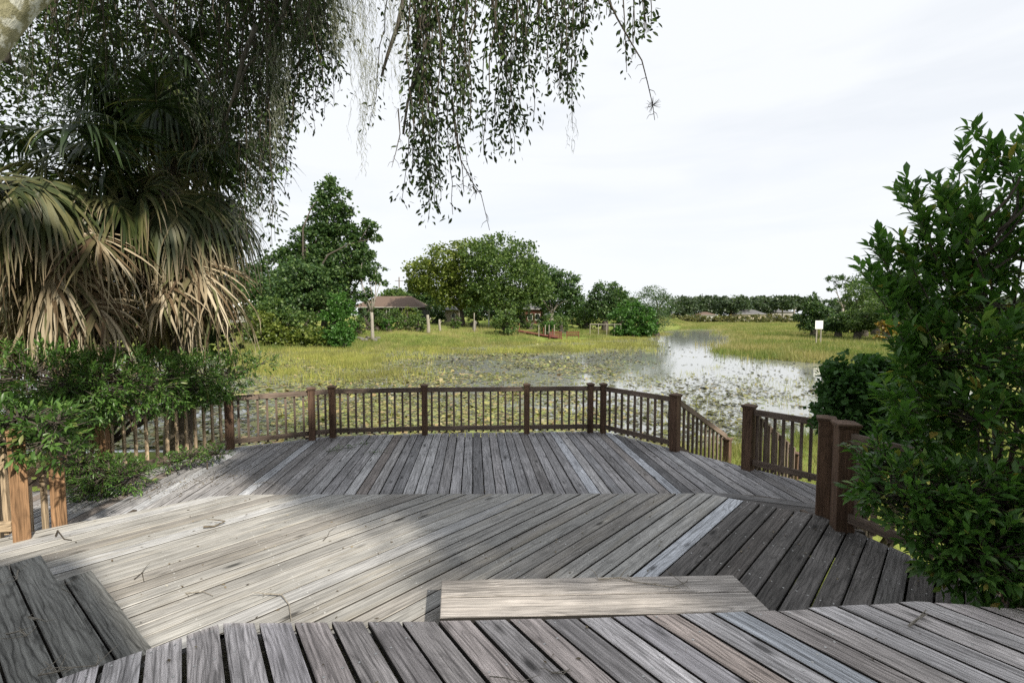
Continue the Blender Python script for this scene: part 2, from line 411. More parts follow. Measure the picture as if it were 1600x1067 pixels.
def decking(mb, poly, ang, z, pitch, gap, phase=0.0, thick=.036, rag=0.0, r=None, sel=None, screws=0.0, so=0.0):
    """boards laid along direction ang over a polygon, each with eased edges, its own height and UV"""
    r = r or np.random.default_rng(3)
    poly = [np.array(p[:2], float) for p in poly]
    ar = sum(poly[i - 1][0] * poly[i][1] - poly[i][0] * poly[i - 1][1] for i in range(len(poly)))
    if ar < 0: poly = poly[::-1]
    d = np.array([cos(ang), sin(ang)]); nrm = np.array([-d[1], d[0]])
    ks = [p @ nrm for p in poly]
    k = math.floor((min(ks) - phase) / pitch)
    while k * pitch + phase < max(ks):
        lo = k * pitch + phase; hi = lo + pitch - gap * r.uniform(.7, 1.3); k += 1
        q = clip_half(clip_half(poly, nrm, hi), -nrm, -lo)
        if sel is not None and not sel((lo + hi) / 2): continue
        # drop slivers
        if len(q) < 3: continue
        q2 = [q[0]]
        for p in q[1:]:
            if np.linalg.norm(p - q2[-1]) > .004: q2.append(p)
        if np.linalg.norm(q2[0] - q2[-1]) < .004: q2.pop()
        if len(q2) < 3: continue
        a = abs(sum(q2[i - 1][0] * q2[i][1] - q2[i][0] * q2[i - 1][1] for i in range(len(q2)))) / 2
        if a < .004: continue
        if rag:
            ext = max(p @ d for p in q2); j = r.uniform(-rag, rag)
            q2 = [p + d * (j if (p @ d) > ext - .12 else 0) for p in q2]
        dz = r.uniform(-.0025, .0025); tilt = r.uniform(-.012, .012); mid = (lo + hi) / 2
        uo = r.uniform(0, 40, 2)
        def zz(p): return z + dz + tilt * (p @ nrm - mid)
        def uvp(p): return (float(p @ d + uo[0]), float(p @ nrm - lo + uo[1]))
        b = .005; ins = inset(q2, b); n = len(q2); i0 = len(mb.v)
        mb.v += [(p[0], p[1], zz(p)) for p in ins] + [(p[0], p[1], zz(p) - b * .8) for p in q2] + [(p[0], p[1], z - thick) for p in q2]
        mb.face(range(i0, i0 + n), [uvp(p) for p in ins])
        for i in range(n):
            j = (i + 1) % n
            u0, u1 = uvp(q2[i]), uvp(q2[j])
            mb.face((i0 + n + i, i0 + n + j, i0 + j, i0 + i), [u0, u1, uvp(ins[j]), uvp(ins[i])])
            mb.m3.append(len(mb.f))
            mb.face((i0 + 2 * n + i, i0 + 2 * n + j, i0 + n + j, i0 + n + i), [(u0[0], u0[1] - .04), (u1[0], u1[1] - .04), u1, u0])
        mb.face(list(range(i0 + 2 * n, i0 + 3 * n))[::-1], [uvp(p) for p in q2][::-1])
        if screws:                 # two screw heads over every joist
            umin, umax = min(p @ d for p in q2), max(p @ d for p in q2)
            us = [umin + .05, umax - .05] + list(np.arange(math.ceil((umin + .2 - so) / screws) * screws + so, umax - .2, screws))
            for u_ in us:
                for v_ in (lo + .028, hi - .028):
                    c_ = d * (u_ + r.normal(0, .008)) + nrm * (v_ + r.normal(0, .004))
                    if any(((q2[(i + 1) % n] - q2[i])[0] * (c_ - q2[i])[1] - (q2[(i + 1) % n] - q2[i])[1] * (c_ - q2[i])[0]) / (np.linalg.norm(q2[(i + 1) % n] - q2[i]) + 1e-9) < .02 for i in range(n)): continue
                    mb.m2.append(len(mb.f)); rs = .0062
                    mb.poly([(c_[0] + rs * cos(a_), c_[1] + rs * sin(a_), zz(c_) + .0014) for a_ in np.linspace(0, 2 * pi, 7)[:-1]])

# far (lower) deck outline: the rail posts
PF = {k: gp(x, y, Z_FAR) for k, (x, y) in dict(P0=(360, 701), P1=(488, 687), P2=(520.5, 683), P3=(664, 679), P4=(823, 677), P5=(922, 675.5), P6=(942, 676), P7=(1054, 704), S1=(1168, 733)).items()}
PF['AE'] = PF['S1'] + (PF['S1'] - PF['P6']) * .50
PF['Q'] = np.array([-5.62, 6.15, Z_FAR]); PF['R'] = np.array([-7.6, 5.25, Z_FAR])
def off(p, q, d):            # outward (left of p->q) offset
    e = (q - p)[:2]; e /= np.linalg.norm(e); return np.array([-e[1], e[0], 0]) * d
cen = np.array([-.8, 5.0, 1.0])
out = lambda p, d=.10: p + (p - cen) / np.linalg.norm((p - cen)[:2]) * np.array([d, d, 0])
mid_far_L, mid_far_R = gp(400, 772, Z_MID), gp(1100, 770, Z_MID)
mA = gp(1277, 803, Z_MID); mB = gp(1313, 828, Z_MID)
far_poly = [out(PF[k]) for k in ('R', 'Q', 'P0', 'P1', 'P2', 'P3', 'P4', 'P5', 'P6', 'P7', 'S1', 'AE')]
far_poly += [np.array([3.25, 4.35, 1]), np.array([-3.4, 4.2, 1]), np.array([-7.6, 3.8, 1])]
fd = math.atan2(F, 740 - 800)          # board direction: vanishes at x = 740
mb = MB(); decking(mb, far_poly, fd, Z_FAR, .152, .0135, .03, rag=.015, r=np.random.default_rng(11), screws=.6)
deck_far = mb.build('lower_deck', M_far)
tag(deck_far, 'lower grey deck with boards running out to the lake rail', 'deck', kind='structure')
# picture-frame border board on the right end of the mid deck step, seen from above
mb = MB()
bA, bB = gp(1100, 765, Z_FAR + .18), gp(1285, 788, Z_FAR + .18)
mid_poly = [gp(-80, 858, Z_MID), gp(90, 822, Z_MID), gp(330, 775, Z_MID), mid_far_L, mid_far_R, gp(1277, 806, Z_MID) + np.array([.02, .03, 0]), mB + np.array([.10, .10, 0]),
            np.array([3.35, 3.3, 0]), np.array([3.75, 2.0, 0]), np.array([-1.2, 1.9, 0]), np.array([-4.6, 3.0, 0]), np.array([-5.2, 3.6, 0])]
md = math.atan2(F, 1490 - 800)
mn = np.array([-sin(md), cos(md)]); mv = gp(1005, 900, Z_MID)[:2] @ mn; mph = mv - .075 - math.floor((mv - .075) / .150) * .150
kw = dict(rag=.004, screws=.61)
mb = MB(); decking(mb, mid_poly, md, Z_MID, .150, .0125, mph, r=np.random.default_rng(6), sel=lambda v: v < mv - .075, **kw); tag(mb.build('middle_deck', M_middark), 'dark boards at the right of the middle deck', 'deck', kind='structure')
mb = MB(); decking(mb, mid_poly, md, Z_MID, .150, .0125, mph, r=np.random.default_rng(8), sel=lambda v: abs(v - mv) < .075, **kw); tag(mb.build('middle_deck', M_midpale), 'one bleached board across the middle deck', 'deck', kind='structure')
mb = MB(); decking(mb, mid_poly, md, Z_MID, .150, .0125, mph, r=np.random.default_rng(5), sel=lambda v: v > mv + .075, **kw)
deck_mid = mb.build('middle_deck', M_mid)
tag(deck_mid, 'silvered middle deck of diagonal boards half in sun', 'deck', kind='structure')
# fascia of the mid deck towards the lower deck, and rim boards
mb = MB()
pts = mid_poly[0:7]
for a, b in zip(pts[:-1], pts[1:]):
    a2, b2 = np.array([a[0], a[1], Z_MID - .04 - .14]), np.array([b[0], b[1], Z_MID - .04 - .14])
    e = (b2 - a2) / np.linalg.norm(b2 - a2); nn = np.array([e[1], -e[0], 0])
    mb.bar(a2 + nn * .04, b2 + nn * .04, .036, .27)
for a, b in zip(mid_poly[6:9], mid_poly[7:10]):
    mb.bar((a[0] + .03, a[1], .86), (b[0] + .03, b[1], .86), .034, .92)  # right skirt added to block lit ground showing through the gaps
fas = mb.build('deck_fascia', M_far); tag(fas, kind='structure')
# low intermediate step board that shows beyond the right end of the mid deck edge
st = empty('border_step', (bA + bB) / 2); tag(st, 'dark wedge of step board between the middle deck edge and the lower deck', 'step')
mb = MB()
c0 = gp(1096, 768, Z_FAR + .16); c1 = gp(1190, 774, Z_FAR + .16); c2 = gp(1279, 790, Z_FAR + .16); c2b = np.array([c2[0] + .05, c2[1], c2[2]])
decking(mb, [c0, c1, c2b, c2b + np.array([0, -.62, 0]), c0 + np.array([-.02, -.30, 0])], math.atan2((c2 - c0)[1], (c2 - c0)[0]), Z_FAR + .16, .145, .006, .05)
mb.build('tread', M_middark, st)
mb = MB(); mb.bar(c0 - np.array([0, .04, .095]), c2 - np.array([0, .04, .095]), .036, .11); mb.build('riser', M_joist, st)

# upper deck (foreground)
ue = [gp(x, y, Z_UP) for x, y in ((148, 1041), (350, 971), (690, 968.5), (1100, 958), (1290, 947.5), (1432, 940))]
up_poly = ue + [np.array([3.4, 2.35, 0]), np.array([4.2, 1.0, 0]), np.array([3.8, -1.6, 0]), np.array([-3.0, -1.6, 0]), np.array([-2.4, 1.6, 0])]
ud = math.atan2(F, 285 - 800)
un = np.array([-sin(ud), cos(ud)]); upv = gp(1150, 975, Z_UP)[:2] @ un
up_pale = lambda v: abs(v - upv) < .075
mb = MB(); decking(mb, up_poly, ud, Z_UP,   .154, .018, .055, rag=.012, r=np.random.default_rng(9), screws=.41, sel=lambda v: not up_pale(v))
deck_up = mb.build('upper_deck', M_up)
mb = MB(); decking(mb, up_poly, ud, Z_UP,   .154, .018, .055, rag=.012, r=np.random.default_rng(19), screws=.41, sel=up_pale)
tag(mb.build('upper_deck', M_midpale), 'single bleached board of the foreground deck', 'deck', kind='structure')
tag(deck_up, 'grey foreground upper deck with slanting boards', 'deck', kind='structure')
mb = MB()
for a, b in zip(ue[:-1], ue[1:]):
    a2, b2 = a.copy(), b.copy(); a2[2] = b2[2] = Z_UP - .04 - .15
    e = (b2 - a2) / np.linalg.norm(b2 - a2); nn = np.array([e[1], -e[0], 0])
    mb.bar(a2 + nn * .05, b2 + nn * .05, .036, .29)
tag(mb.build('deck_fascia', M_far), kind='structure')

# box step between middle and upper deck
bx = [gp(690, 905, Z_STEP), gp(1145, 897, Z_STEP), gp(1202, 952, Z_STEP), gp(687, 972, Z_STEP)]
bxo = empty('box_step', np.mean(bx, 0) * np.array([1, 1, 0]) + np.array([0, 0, Z_MID])); tag(bxo, 'pale two board box step up to the foreground deck', 'step')
e = (bx[1] - bx[0])[:2]; e /= np.linalg.norm(e); back = np.array([-e[1], e[0], 0]); ed = np.array([e[0], e[1], 0])
for k in range(2):
    a0, a1 = bx[0] - back * (.005 + .195 * k), bx[1] - back * (.005 + .195 * k)
    sl_ = (bx[2] - bx[1]) / abs((bx[2] - bx[1])[1]); off0 = (bx[3] - bx[0]) / abs((bx[3] - bx[0])[1])
    mb = MB()
    L0 = bx[0] + off0 * (.003 + .195 * k); L1 = bx[0] + off0 * (.192 + .195 * k); R0 = bx[1] + sl_ * (.003 + .195 * k); R1 = bx[1] + sl_ * (.192 + .195 * k)
    decking(mb, [L0, R0, R1, L1], math.atan2(e[1], e[0]), Z_STEP, 1.0, 0.0, (L0 @ back) - .55, r=np.random.default_rng(20 + k), screws=.45)
    mb.build('tread', M_step, bxo)
mb = MB()
m0, m1 = bx[0] - back * .03 + ed * .01, bx[1] - back * .03 - ed * .02
mb.bar(m0 - np.array([0, 0, .109]), m1 - np.array([0, 0, .109]), .034, .135)
mb.bar(m1 - back * .03 - np.array([0, 0, .109]), bx[2] - ed * .03 - np.array([0, 0, .109]), .034, .135)
mb.build('riser', M_far, bxo)

# side steps at the left (two treads of two boards)
Dn = np.array([-.806, .592, 0])                      # along the treads, away from us
for nm, corner, z, n, lab in (('stair_landing', gp(64, 866.5, Z_UP - .006), Z_UP - .006, 5, 'dark wide grained boards of the upper side step at the left'), ('stair_tread', gp(142, 890, Z_MID + .10), Z_MID + .10, 3, 'lower dark side step of two boards beside the sunlit deck')):
    o = empty(nm, corner); tag(o, lab, 'step')
    side = np.array([-.592, -.806, 0])               # away from the lit deck
    for k in range(n):
        mb = MB(); w_ = .142
        q = corner + side * (k * .152)
        stop = {'stair_landing': 1.66 - k * .0, 'stair_tread': 1.35}[nm]
        if nm == 'stair_landing': stop = 1.60 + .02 * k
        decking(mb, [q, q + side * w_, q + side * w_ - Dn * stop, q - Dn * stop], math.atan2(Dn[1], Dn[0]), z, 1.0, 0, (q @ np.array([-Dn[1], Dn[0], 0])) - .5, r=np.random.default_rng(40 + k))
        mb.build('board', M_tread, o)
    mb = MB(); a = corner + side * .03 - Dn * .02; hh = (z - .037 - Z_MID) if nm == 'stair_tread' else .25; a[2] = z - .037 - hh / 2
    mb.bar(a, a - Dn * 1.5, .034, hh - .004); mb.build('riser', M_far, o)
    mb = MB(); a = corner - Dn * .05; a[2] = z - .04 - .03; a[2] = z - .037 - hh / 2; mb.bar(a + side * .055, a + side * (.15 * n), .034, hh - .006); mb.build('end_board', M_far, o)

# joists and support posts below (seen through the gaps and from the side)
mb = MB()
for k in range(9):
    y = 4.3 + k * .55; mb.bar((-6.5 if y < 6 else -4.0, y, Z_FAR - .13), (3.0 if y < 7.2 else 1.6, y, Z_FAR - .13), .04, .18)
for x, y in ((-5, 5.6), (-3.4, 8.4), (-1.5, 8.7), (.4, 8.8), (1.7, 8.9), (2.7, 7.6), (3.4, 6.7)): mb.bar((x, y, -.3), (x, y, Z_FAR - .04), .13, .13)
for x in (-3.9, -2, 0, 2, 3): mb.bar((x, 2.2, Z_MID - .13), (x, 4.6, Z_MID - .13), .04, .17)
tag(mb.build('deck_frame', M_joist), kind='structure')
mb = MB(); mb.prism([(-7, 4.0), (3.1, 4.0), (3.5, 6.2), (2.4, 7.9), (1.4, 8.6), (-3, 8.3), (-7, 5.6)], .30, .34); mb.prism([(-4.8, -1.5), (4.6, -1.5), (4.2, 4.3), (-4.2, 4.3)], .345, .385)  # dark sheets laid under the decks to keep the gaps black
tag(mb.build('shade_sheet', M_undershade, None), kind='structure')

# ------------------------------------------------------------------ railings
def post(parent, p, h, wd, mat, rot=0.0, cap=True, down=.25, name='post'):
    mb = MB(); ux = (cos(rot), sin(rot), 0); c = np.array(p, float)
    capz = .065 if cap else .0
    mb.box(c + np.array([0, 0, (h - capz - down) / 2]), (wd, wd, h - capz + down), ux, bev=.004)
    o = mb.build(name, mat, parent)
    if cap:
        mb = MB()
        mb.box(c + np.array([0, 0, h - .056]), (wd + .022, wd + .022, .018), ux, bev=.003)
        mb.box(c + np.array([0, 0, h - .034]), (wd + .040, wd + .040, .026), ux, bev=.005)
        # shallow pyramid top
        q = [c + np.array([cos(rot + pi / 4 + k * pi / 2), sin(rot + pi / 4 + k * pi / 2), 0]) * (wd + .030) * .707 + np.array([0, 0, h - .021]) for k in range(4)]
        t = c + np.array([0, 0, h])
        for k in range(4): mb.poly([q[k], q[(k + 1) % 4], t], [(0, 0), (.1, 0), (.05, .1)])
        mb.build('post_cap', mat, o)
    return o
def rail_run(parent, a, b, mat, outdir, ha=(.94, .94), hb=(.115, .115), wd=.06, sp=.135, bal=True, balmat=None, clear=.06):
    """top rail, bottom rail and balusters from post a to post b (height offsets above their feet)"""
    a = np.array(a, float); b = np.array(b, float)
    e = (b - a)[:2]; L = np.linalg.norm(e); e3 = np.array([*(e / L), 0])
    a_, b_ = a + e3 * wd, b - e3 * wd
    def zt(t, h): return np.array([0, 0, h[0] + (h[1] - h[0]) * t])
    fa = wd / L
    A, B = a + (b - a) * fa, a + (b - a) * (1 - fa)
    mb = MB(); mb.bar(A + zt(fa, ha) - np.array([0, 0, .045]), B + zt(1 - fa, ha) - np.array([0, 0, .045]), .038, .09, bev=.003); mb.build('top_rail', mat, parent)
    mb = MB(); mb.bar(A + zt(fa, hb), B + zt(1 - fa, hb), .038, .085, bev=.003); mb.build('bottom_rail', mat, parent)
    n = max(1, int(round((L - 2 * clear) / sp)))
    od = np.array(outdir, float); od = od / np.linalg.norm(od) * .0375
    for k in range(n):
        t = (clear + (k + .5) * (L - 2 * clear) / n) / L
        p = a + (b - a) * t + od
        z1 = (ha[0] + (ha[1] - ha[0]) * t) - .02; z0 = (hb[0] + (hb[1] - hb[0]) * t) - .085
        mb = MB(); mb.bar(p + np.array([0, 0, z0]), p + np.array([random.uniform(-.004, .004), 0, z1]), .036, .036, up=(e3[1], -e3[0], 0), bev=.002)
        mb.build('baluster', balmat or mat, parent)
def outd(a, b):
    e = (b - a)[:2]; nrm = np.array([-e[1], e[0], 0]); m = (a + b) / 2 - cen
    return nrm if nrm @ (m * [1, 1, 0]) > 0 else -nrm
far_r = empty('deck_railing', (PF['P3'] + PF['P4']) / 2)
tag(far_r, 'long brown lake-side railing wrapping the far and left edges of the lower deck', 'railing')
rots = {}
for k, wd in (('Q', .125), ('P0', .13), ('P1', .12), ('P2', .105), ('P3', .105), ('P4', .105), ('P5', .105), ('P6', .105), ('P7', .135)):
    rot = {'Q': .3, 'P0': .45, 'P1': .45, 'P7': -.88}.get(k, .06)
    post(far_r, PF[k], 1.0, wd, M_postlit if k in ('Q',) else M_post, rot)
ch = ['R', 'Q', 'P0', 'P1', 'P2', 'P3', 'P4', 'P5', 'P6', 'P7']
for a, b in zip(ch[:-1], ch[1:]):
    small = np.linalg.norm(PF[a] - PF[b]) < .5
    rail_run(far_r, PF[a], PF[b], M_rail, outd(PF[a], PF[b]), (.925, .925), (.125, .125), sp=.14 if not small else .16,
             balmat=M_railpale if a in ('R', 'Q') else None)
# stair: railings both sides, treads
sd = np.array([.77, .638, 0])
ST_L = 1.95
def stair_rail(name, p, lab, own_post):
    o = empty(name, p); tag(o, lab, 'railing')
    q = p + sd * ST_L; q[2] = .02
    if own_post: pass
    rail_run(o, p, np.array([q[0], q[1], p[2]]), M_rail, np.array([sd[1], -sd[0], 0]) * (1 if own_post else -1), (.93, -.06), (.09, -.92), sp=.15, clear=.12)
    post(o, np.array([q[0], q[1], .0]), .90, .12, M_post, .69, True, .2)
    # the sloping rail runs on past the lower post
    mb = MB(); a = p + sd * ST_L + np.array([0, 0, -.105]); mb.bar(a - sd * .05 + np.array([0, 0, .025]) + np.array([-.08, .09, 0]), a + sd * .22 - np.array([.08, -.09, .115]), .038, .09); mb.build('rail_end', M_rail, o)
    return o
stair_rail('stair_railing', PF['P7'], 'sloping stair railing going down from the corner post to the lake', False)
stair_rail('stair_railing', PF['S1'], 'sloping stair railing seen through the balusters of the right railing', True)
mb = MB()
n_st = 5
sto = empty('stair', (PF['P7'] + PF['S1']) / 2); tag(sto, 'short wooden stair from the deck opening down to the grass', 'stair')
for k in range(n_st):
    z = Z_FAR - .18 * (k + 1); a = PF['P7'] + sd * (.10 + .29 * k + .14); b = PF['S1'] + sd * (.10 + .29 * k + .14)
    a = a + (b - a) * .06; b = b + (a - b) * .06
    a[2] = b[2] = z; mb = MB(); mb.bar(a, b, .29, .038); mb.build('tread', M_far, sto)
# right lower-deck railing S1 -> behind the tall post
rr = empty('deck_railing', PF['S1']); tag(rr, 'short dark level railing between the stair opening and the right hand post pair', 'railing')
post(rr, PF['S1'], 1.0, .14, M_post, -.88)
post(rr, PF['AE'] + np.array([.03, -.02, 0]), 1.0, .12, M_post, -.88)
rail_run(rr, PF['S1'], PF['AE'], M_rail, outd(PF['S1'], PF['AE']), (.925, .925), (.125, .125), sp=.115, wd=.07)
# right mid-deck railing
rm = empty('deck_railing', mB); tag(rm, 'dark railing behind the big glossy shrub beside the middle deck', 'railing')
post(rm, mA + np.array([.055, .0, 0]), .99, .125, M_post, -.55)
post(rm, mB + np.array([.035, .03, 0]), 1.01, .15, M_post, -.30)
mC = np.array([3.42, 2.95, Z_MID]); mD = np.array([3.75, 1.4, Z_MID])
post(rm, mC, 1.0, .14, M_post, -.2)
rail_run(rm, mB + np.array([0, .03, 0]), mC, M_rail, (1, .2, 0), (.91, .91), (.14, .14), sp=.14, wd=.09)
rail_run(rm, mC, mD, M_rail, (1, .2, 0), (.91, .91), (.14, .14), sp=.14, wd=.08)
# left mid-deck railing
lm = empty('deck_railing', gp(35, 842, Z_MID)); tag(lm, 'sunlit orange railing at the left end of the middle deck', 'railing')
pl1 = gp(35, 841, Z_MID); pl1b = pl1 + np.array([-1.6, -.35, 0])
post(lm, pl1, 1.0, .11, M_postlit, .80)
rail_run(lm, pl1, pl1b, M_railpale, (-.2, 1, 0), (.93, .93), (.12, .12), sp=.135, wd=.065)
ll = empty('deck_railing', (-4.3, 4.16, Z_FAR)); tag(ll, 'lower orange post with a stub of rail behind the sunlit left post', 'railing')
pl2 = np.array([-4.30, 4.22, Z_FAR])
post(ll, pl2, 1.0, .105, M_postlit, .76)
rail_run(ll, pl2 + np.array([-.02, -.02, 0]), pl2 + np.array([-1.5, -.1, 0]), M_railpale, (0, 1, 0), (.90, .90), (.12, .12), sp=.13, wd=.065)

# ------------------------------------------------------------------ terrain, water
LAKE = np.array([(-30, 10), (-6, 11.0), (2, 11.0), (4.5, 11.1), (7.5, 12.1), (11, 13.6), (16, 15.8), (22.5, 22), (24, 27.5), (22, 31.5), (19.5, 36), (19.5, 41), (27, 53), (35, 70), (42, 88), (50, 108), (44, 110),
                 (33, 96), (26, 78), (19, 68), (12, 62), (5, 56), (-3, 50), (-9, 47), (-14, 45.5), (-20, 44), (-30, 38), (-38, 25)], float)
def sdist(x, y, P=LAKE):
    x = np.asarray(x, float); y = np.asarray(y, float); d = np.full(x.shape, 1e9); ins = np.zeros(x.shape, bool)
    for i in range(len(P)):
        a, b = P[i - 1], P[i]; e = b - a
        t = np.clip(((x - a[0]) * e[0] + (y - a[1]) * e[1]) / (e @ e), 0, 1)
        d = np.minimum(d, np.hypot(x - a[0] - t * e[0], y - a[1] - t * e[1]))
        cr = ((a[1] > y) != (b[1] > y)); xi = a[0] + (y - a[1]) * e[0] / (e[1] if e[1] else 1e-9)
        ins ^= cr & (x < xi)
    return np.where(ins, -d, d)
def smooth(t): t = np.clip(t, 0, 1); return t * t * (3 - 2 * t)
def height(x, y):
    x = np.asarray(x, float); y = np.asarray(y, float)
    d = sdist(x, y)
    lawn = smooth((.40 * y - x) / (.06 * y + 1)) * smooth((y - 30) / 14)      # the far left bank
    rise = .06 * np.clip(d, 0, 36) ** 1.0
    near = smooth((20 - y) / 8)
    h = np.where(d > 0, .02 + lawn * rise * .95 + (1 - lawn) * np.clip(d * .05, 0, .22) + near * np.clip(d * .1, 0, .10), -np.clip(-d * .25, 0, .7))
    h = h + .05 * np.sin(x * .21 + 1) * np.sin(y * .17) * (d > 1)
    return h
def hz(x, y): return float(height(np.array([x]), np.array([y]))[0])
na, nr = 360, 150
rad = np.concatenate([[.3], np.geomspace(1.2, 140, nr - 25), np.geomspace(150, 4000, 24)])
ang = np.linspace(0, 2 * pi, na, endpoint=False)
Rg, Ag = np.meshgrid(rad, ang, indexing='ij'); X, Y = Rg * np.sin(Ag), Rg * np.cos(Ag)
Zg = height(X, Y)
V = np.stack([X, Y, Zg], -1).reshape(-1, 3)
i = np.arange(len(rad) - 1)[:, None] * na; j = np.arange(na)[None, :]
Fq = np.stack([i + j, i + na + j, i + na + (j + 1) % na, i + (j + 1) % na], -1).reshape(-1, 4)[:, ::-1]
b = NB('grass_ground'); pos = b.n('NewGeometry').outputs['Position']
c = b.ramp(b.noise(pos, .16, 5, .6), [(.3, (.11, .155, .032)), (.48, (.18, .225, .05)), (.6, (.25, .26, .075)), (.74, (.31, .27, .11))])
c = b.mix(.55, c, b.ramp(b.noise(b.scale(pos, (1, .5, 1)), 2.4, 6, .7), [(.3, .45), (.7, 1.4)]), 'MULTIPLY')
sepz = b.n('SeparateXYZ'); b.set(sepz, '0', pos)
c = b.mix(b.ramp(sepz.outputs['Z'], [(0.0, 1.0), (.06, 0.0)]), c, (.05, .045, .022))
c = b.mix(b.math('MULTIPLY', b.ramp(b.noise(pos, .6, 3), [(.62, 0), (.72, 1)]), .5), c, (.17, .12, .07))
M_ground = b.done(b.bsdf(c, .95, b.noise(pos, 3.5, 5, .7), .6, .15, spec=.1))
tag(npobj('ground', V, Fq, M_ground, smooth=True), 'grassy lake shore and lawn reaching to the horizon', 'ground', kind='structure')
wv = np.array([(-60, 9, 0), (60, 9, 0), (60, 125, 0), (-60, 125, 0)], float)
b = NB('lake_water'); pos = b.n('NewGeometry').outputs['Position']
nb = b.noise(b.scale(pos, (1, .45, 1)), 5, 3, .5)
pw = b.bsdf((.24, .25, .235), .06, nb, .05, .05, spec=.7); pw.inputs['IOR'].default_value = 1.6
M_water = b.done(pw)
tag(npobj('lake_water', wv, np.array([[0, 1, 2, 3]]), M_water), 'still shallow lake reflecting the white sky', 'water', kind='structure')

# ------------------------------------------------------------------ foliage tools
def nrmz(a): return a / (np.linalg.norm(a, axis=-1, keepdims=True) + 1e-9)
def frames(d, roll=None, up=(0, 0, 1.0)):
    d = nrmz(d); u = np.broadcast_to(np.array(up, float), d.shape)
    x = np.cross(d, u); bad = np.linalg.norm(x, axis=1) < .05
    x[bad] = np.cross(d[bad], np.array([1.0, 0, 0])); x = nrmz(x); z = np.cross(x, d)
    if roll is not None:
        c, s = np.cos(roll)[:, None], np.sin(roll)[:, None]; x, z = x * c + z * s, z * c - x * s
    return np.stack([x, d, z], 2)              # columns: x, y (length), z (normal)
def scatter(T, Fc, pos, Rm, sc):
    n, k = len(pos), len(T)
    V = pos[:, None, :] + np.einsum('nij,kj->nki', Rm, T) * (np.asarray(sc)[:, None, None] if np.ndim(sc) else sc)
    Fo = Fc[None] + (np.arange(n) * k)[:, None, None]
    return V.reshape(-1, 3), Fo.reshape(-1, Fc.shape[1])
# leaf shapes, length 1 along +y
LEAF2 = (np.array([(0, 0, 0), (.24, .45, .05), (0, 1, 0), (-.24, .45, .05)], float), np.array([(0, 1, 2, 3)]))
LEAFW = (np.array([(0, 0, 0), (.42, .5, .1), (0, 1, 0), (-.42, .5, .1)], float), np.array([(0, 1, 2, 3)]))
def heroleaf(w=.17, curl=.16):
    T = np.array([(0, 0, 0), (w * .8, .28, .035), (w, .58, .02), (0, 1, -curl), (-w, .58, .02), (-w * .8, .28, .035), (0, .3, -.01), (0, .62, -.035)], float)
    Q = np.array([(0, 1, 6, 6), (0, 6, 5, 5), (6, 1, 2, 7), (6, 7, 4, 5), (7, 2, 3, 3), (7, 3, 4, 4)])
    tri = []
    for q in Q:
        tri.append((q[0], q[1], q[2]))
        if q[3] != q[2]: tri.append((q[0], q[2], q[3]))
    return T, np.array(tri)
HERO = heroleaf(); HEROS = heroleaf(.15, .1)
def rdir(n, r=rng): return nrmz(r.normal(size=(n, 3)))

def crown_pts(lobes, n, r, clump=14, shell=.55, cs=.16):
    L = np.array(lobes, float); wt = np.prod(L[:, 3:6], 1) ** (2 / 3); wt /= wt.sum()
    nc = max(4, n // clump)
    k = r.choice(len(L), nc, p=wt); d = rdir(nc, r); d[:, 2] = d[:, 2] * .9 + .08
    rr_ = shell + (1.06 - shell) * r.random(nc) ** .6
    C = L[k, :3] + d * rr_[:, None] * L[k, 3:6]
    ck = r.integers(0, nc, n); o = r.normal(size=(n, 3)); o[:, 2] *= .65
    P = C[ck] + o * (cs * L[k[ck], 3:6].mean(1) * r.uniform(.6, 1.3, nc)[ck])[:, None]
    N = nrmz(P - L[k[ck], :3])
    return P, N, C
def foliage(name, lobes, n, size, mat, parent, seed, leaf=LEAFW, clump=14, shell=.55, cs=.16):
    r = np.random.default_rng(seed)
    P, N, C = crown_pts(lobes, n, r, clump, shell, cs)
    d = nrmz(N * .5 + rdir(n, r) + np.array([0, 0, -.15]))
    V, Fc = scatter(leaf[0], leaf[1], P, frames(d, r.uniform(-1.2, 1.2, n)), size * r.uniform(.6, 1.35, n))
    return npobj(name, V, Fc, mat, parent), C
def limbs(mb, base, tops, r, r0, bend=.12, n=6, tr=.18):
    for t in tops:
        a = np.array(base, float); t = np.array(t, float); L = np.linalg.norm(t - a)
        s = np.linspace(0, 1, n)[:, None]
        mid = a * (1 - s) + t * s + np.sin(s * pi) * r.normal(size=3) * L * bend + np.array([0, 0, 1]) * np.sin(s * pi) * L * .08
        mb.tube(mid, np.linspace(r0, r0 * tr, n), 6)
def pxlobes(Y, circ, r, dep=1.0):
    out_ = []
    for c in circ:
        px, py, rx = c[:3]; ry = c[3] if len(c) > 3 else rx
        p = at(px, py, Y); s = Y / F
        p[1] += r.uniform(-.5, .5) * rx * s * dep
        out_.append((*p, rx * s, rx * s * dep, ry * s))
    return out_
def nl_(px, py, Y, rx, ry=None, dep=1.0):
    p = at(px, py, Y); s = Y / F; ry = ry or rx; return (*p, rx * s, rx * s * dep, ry * s)
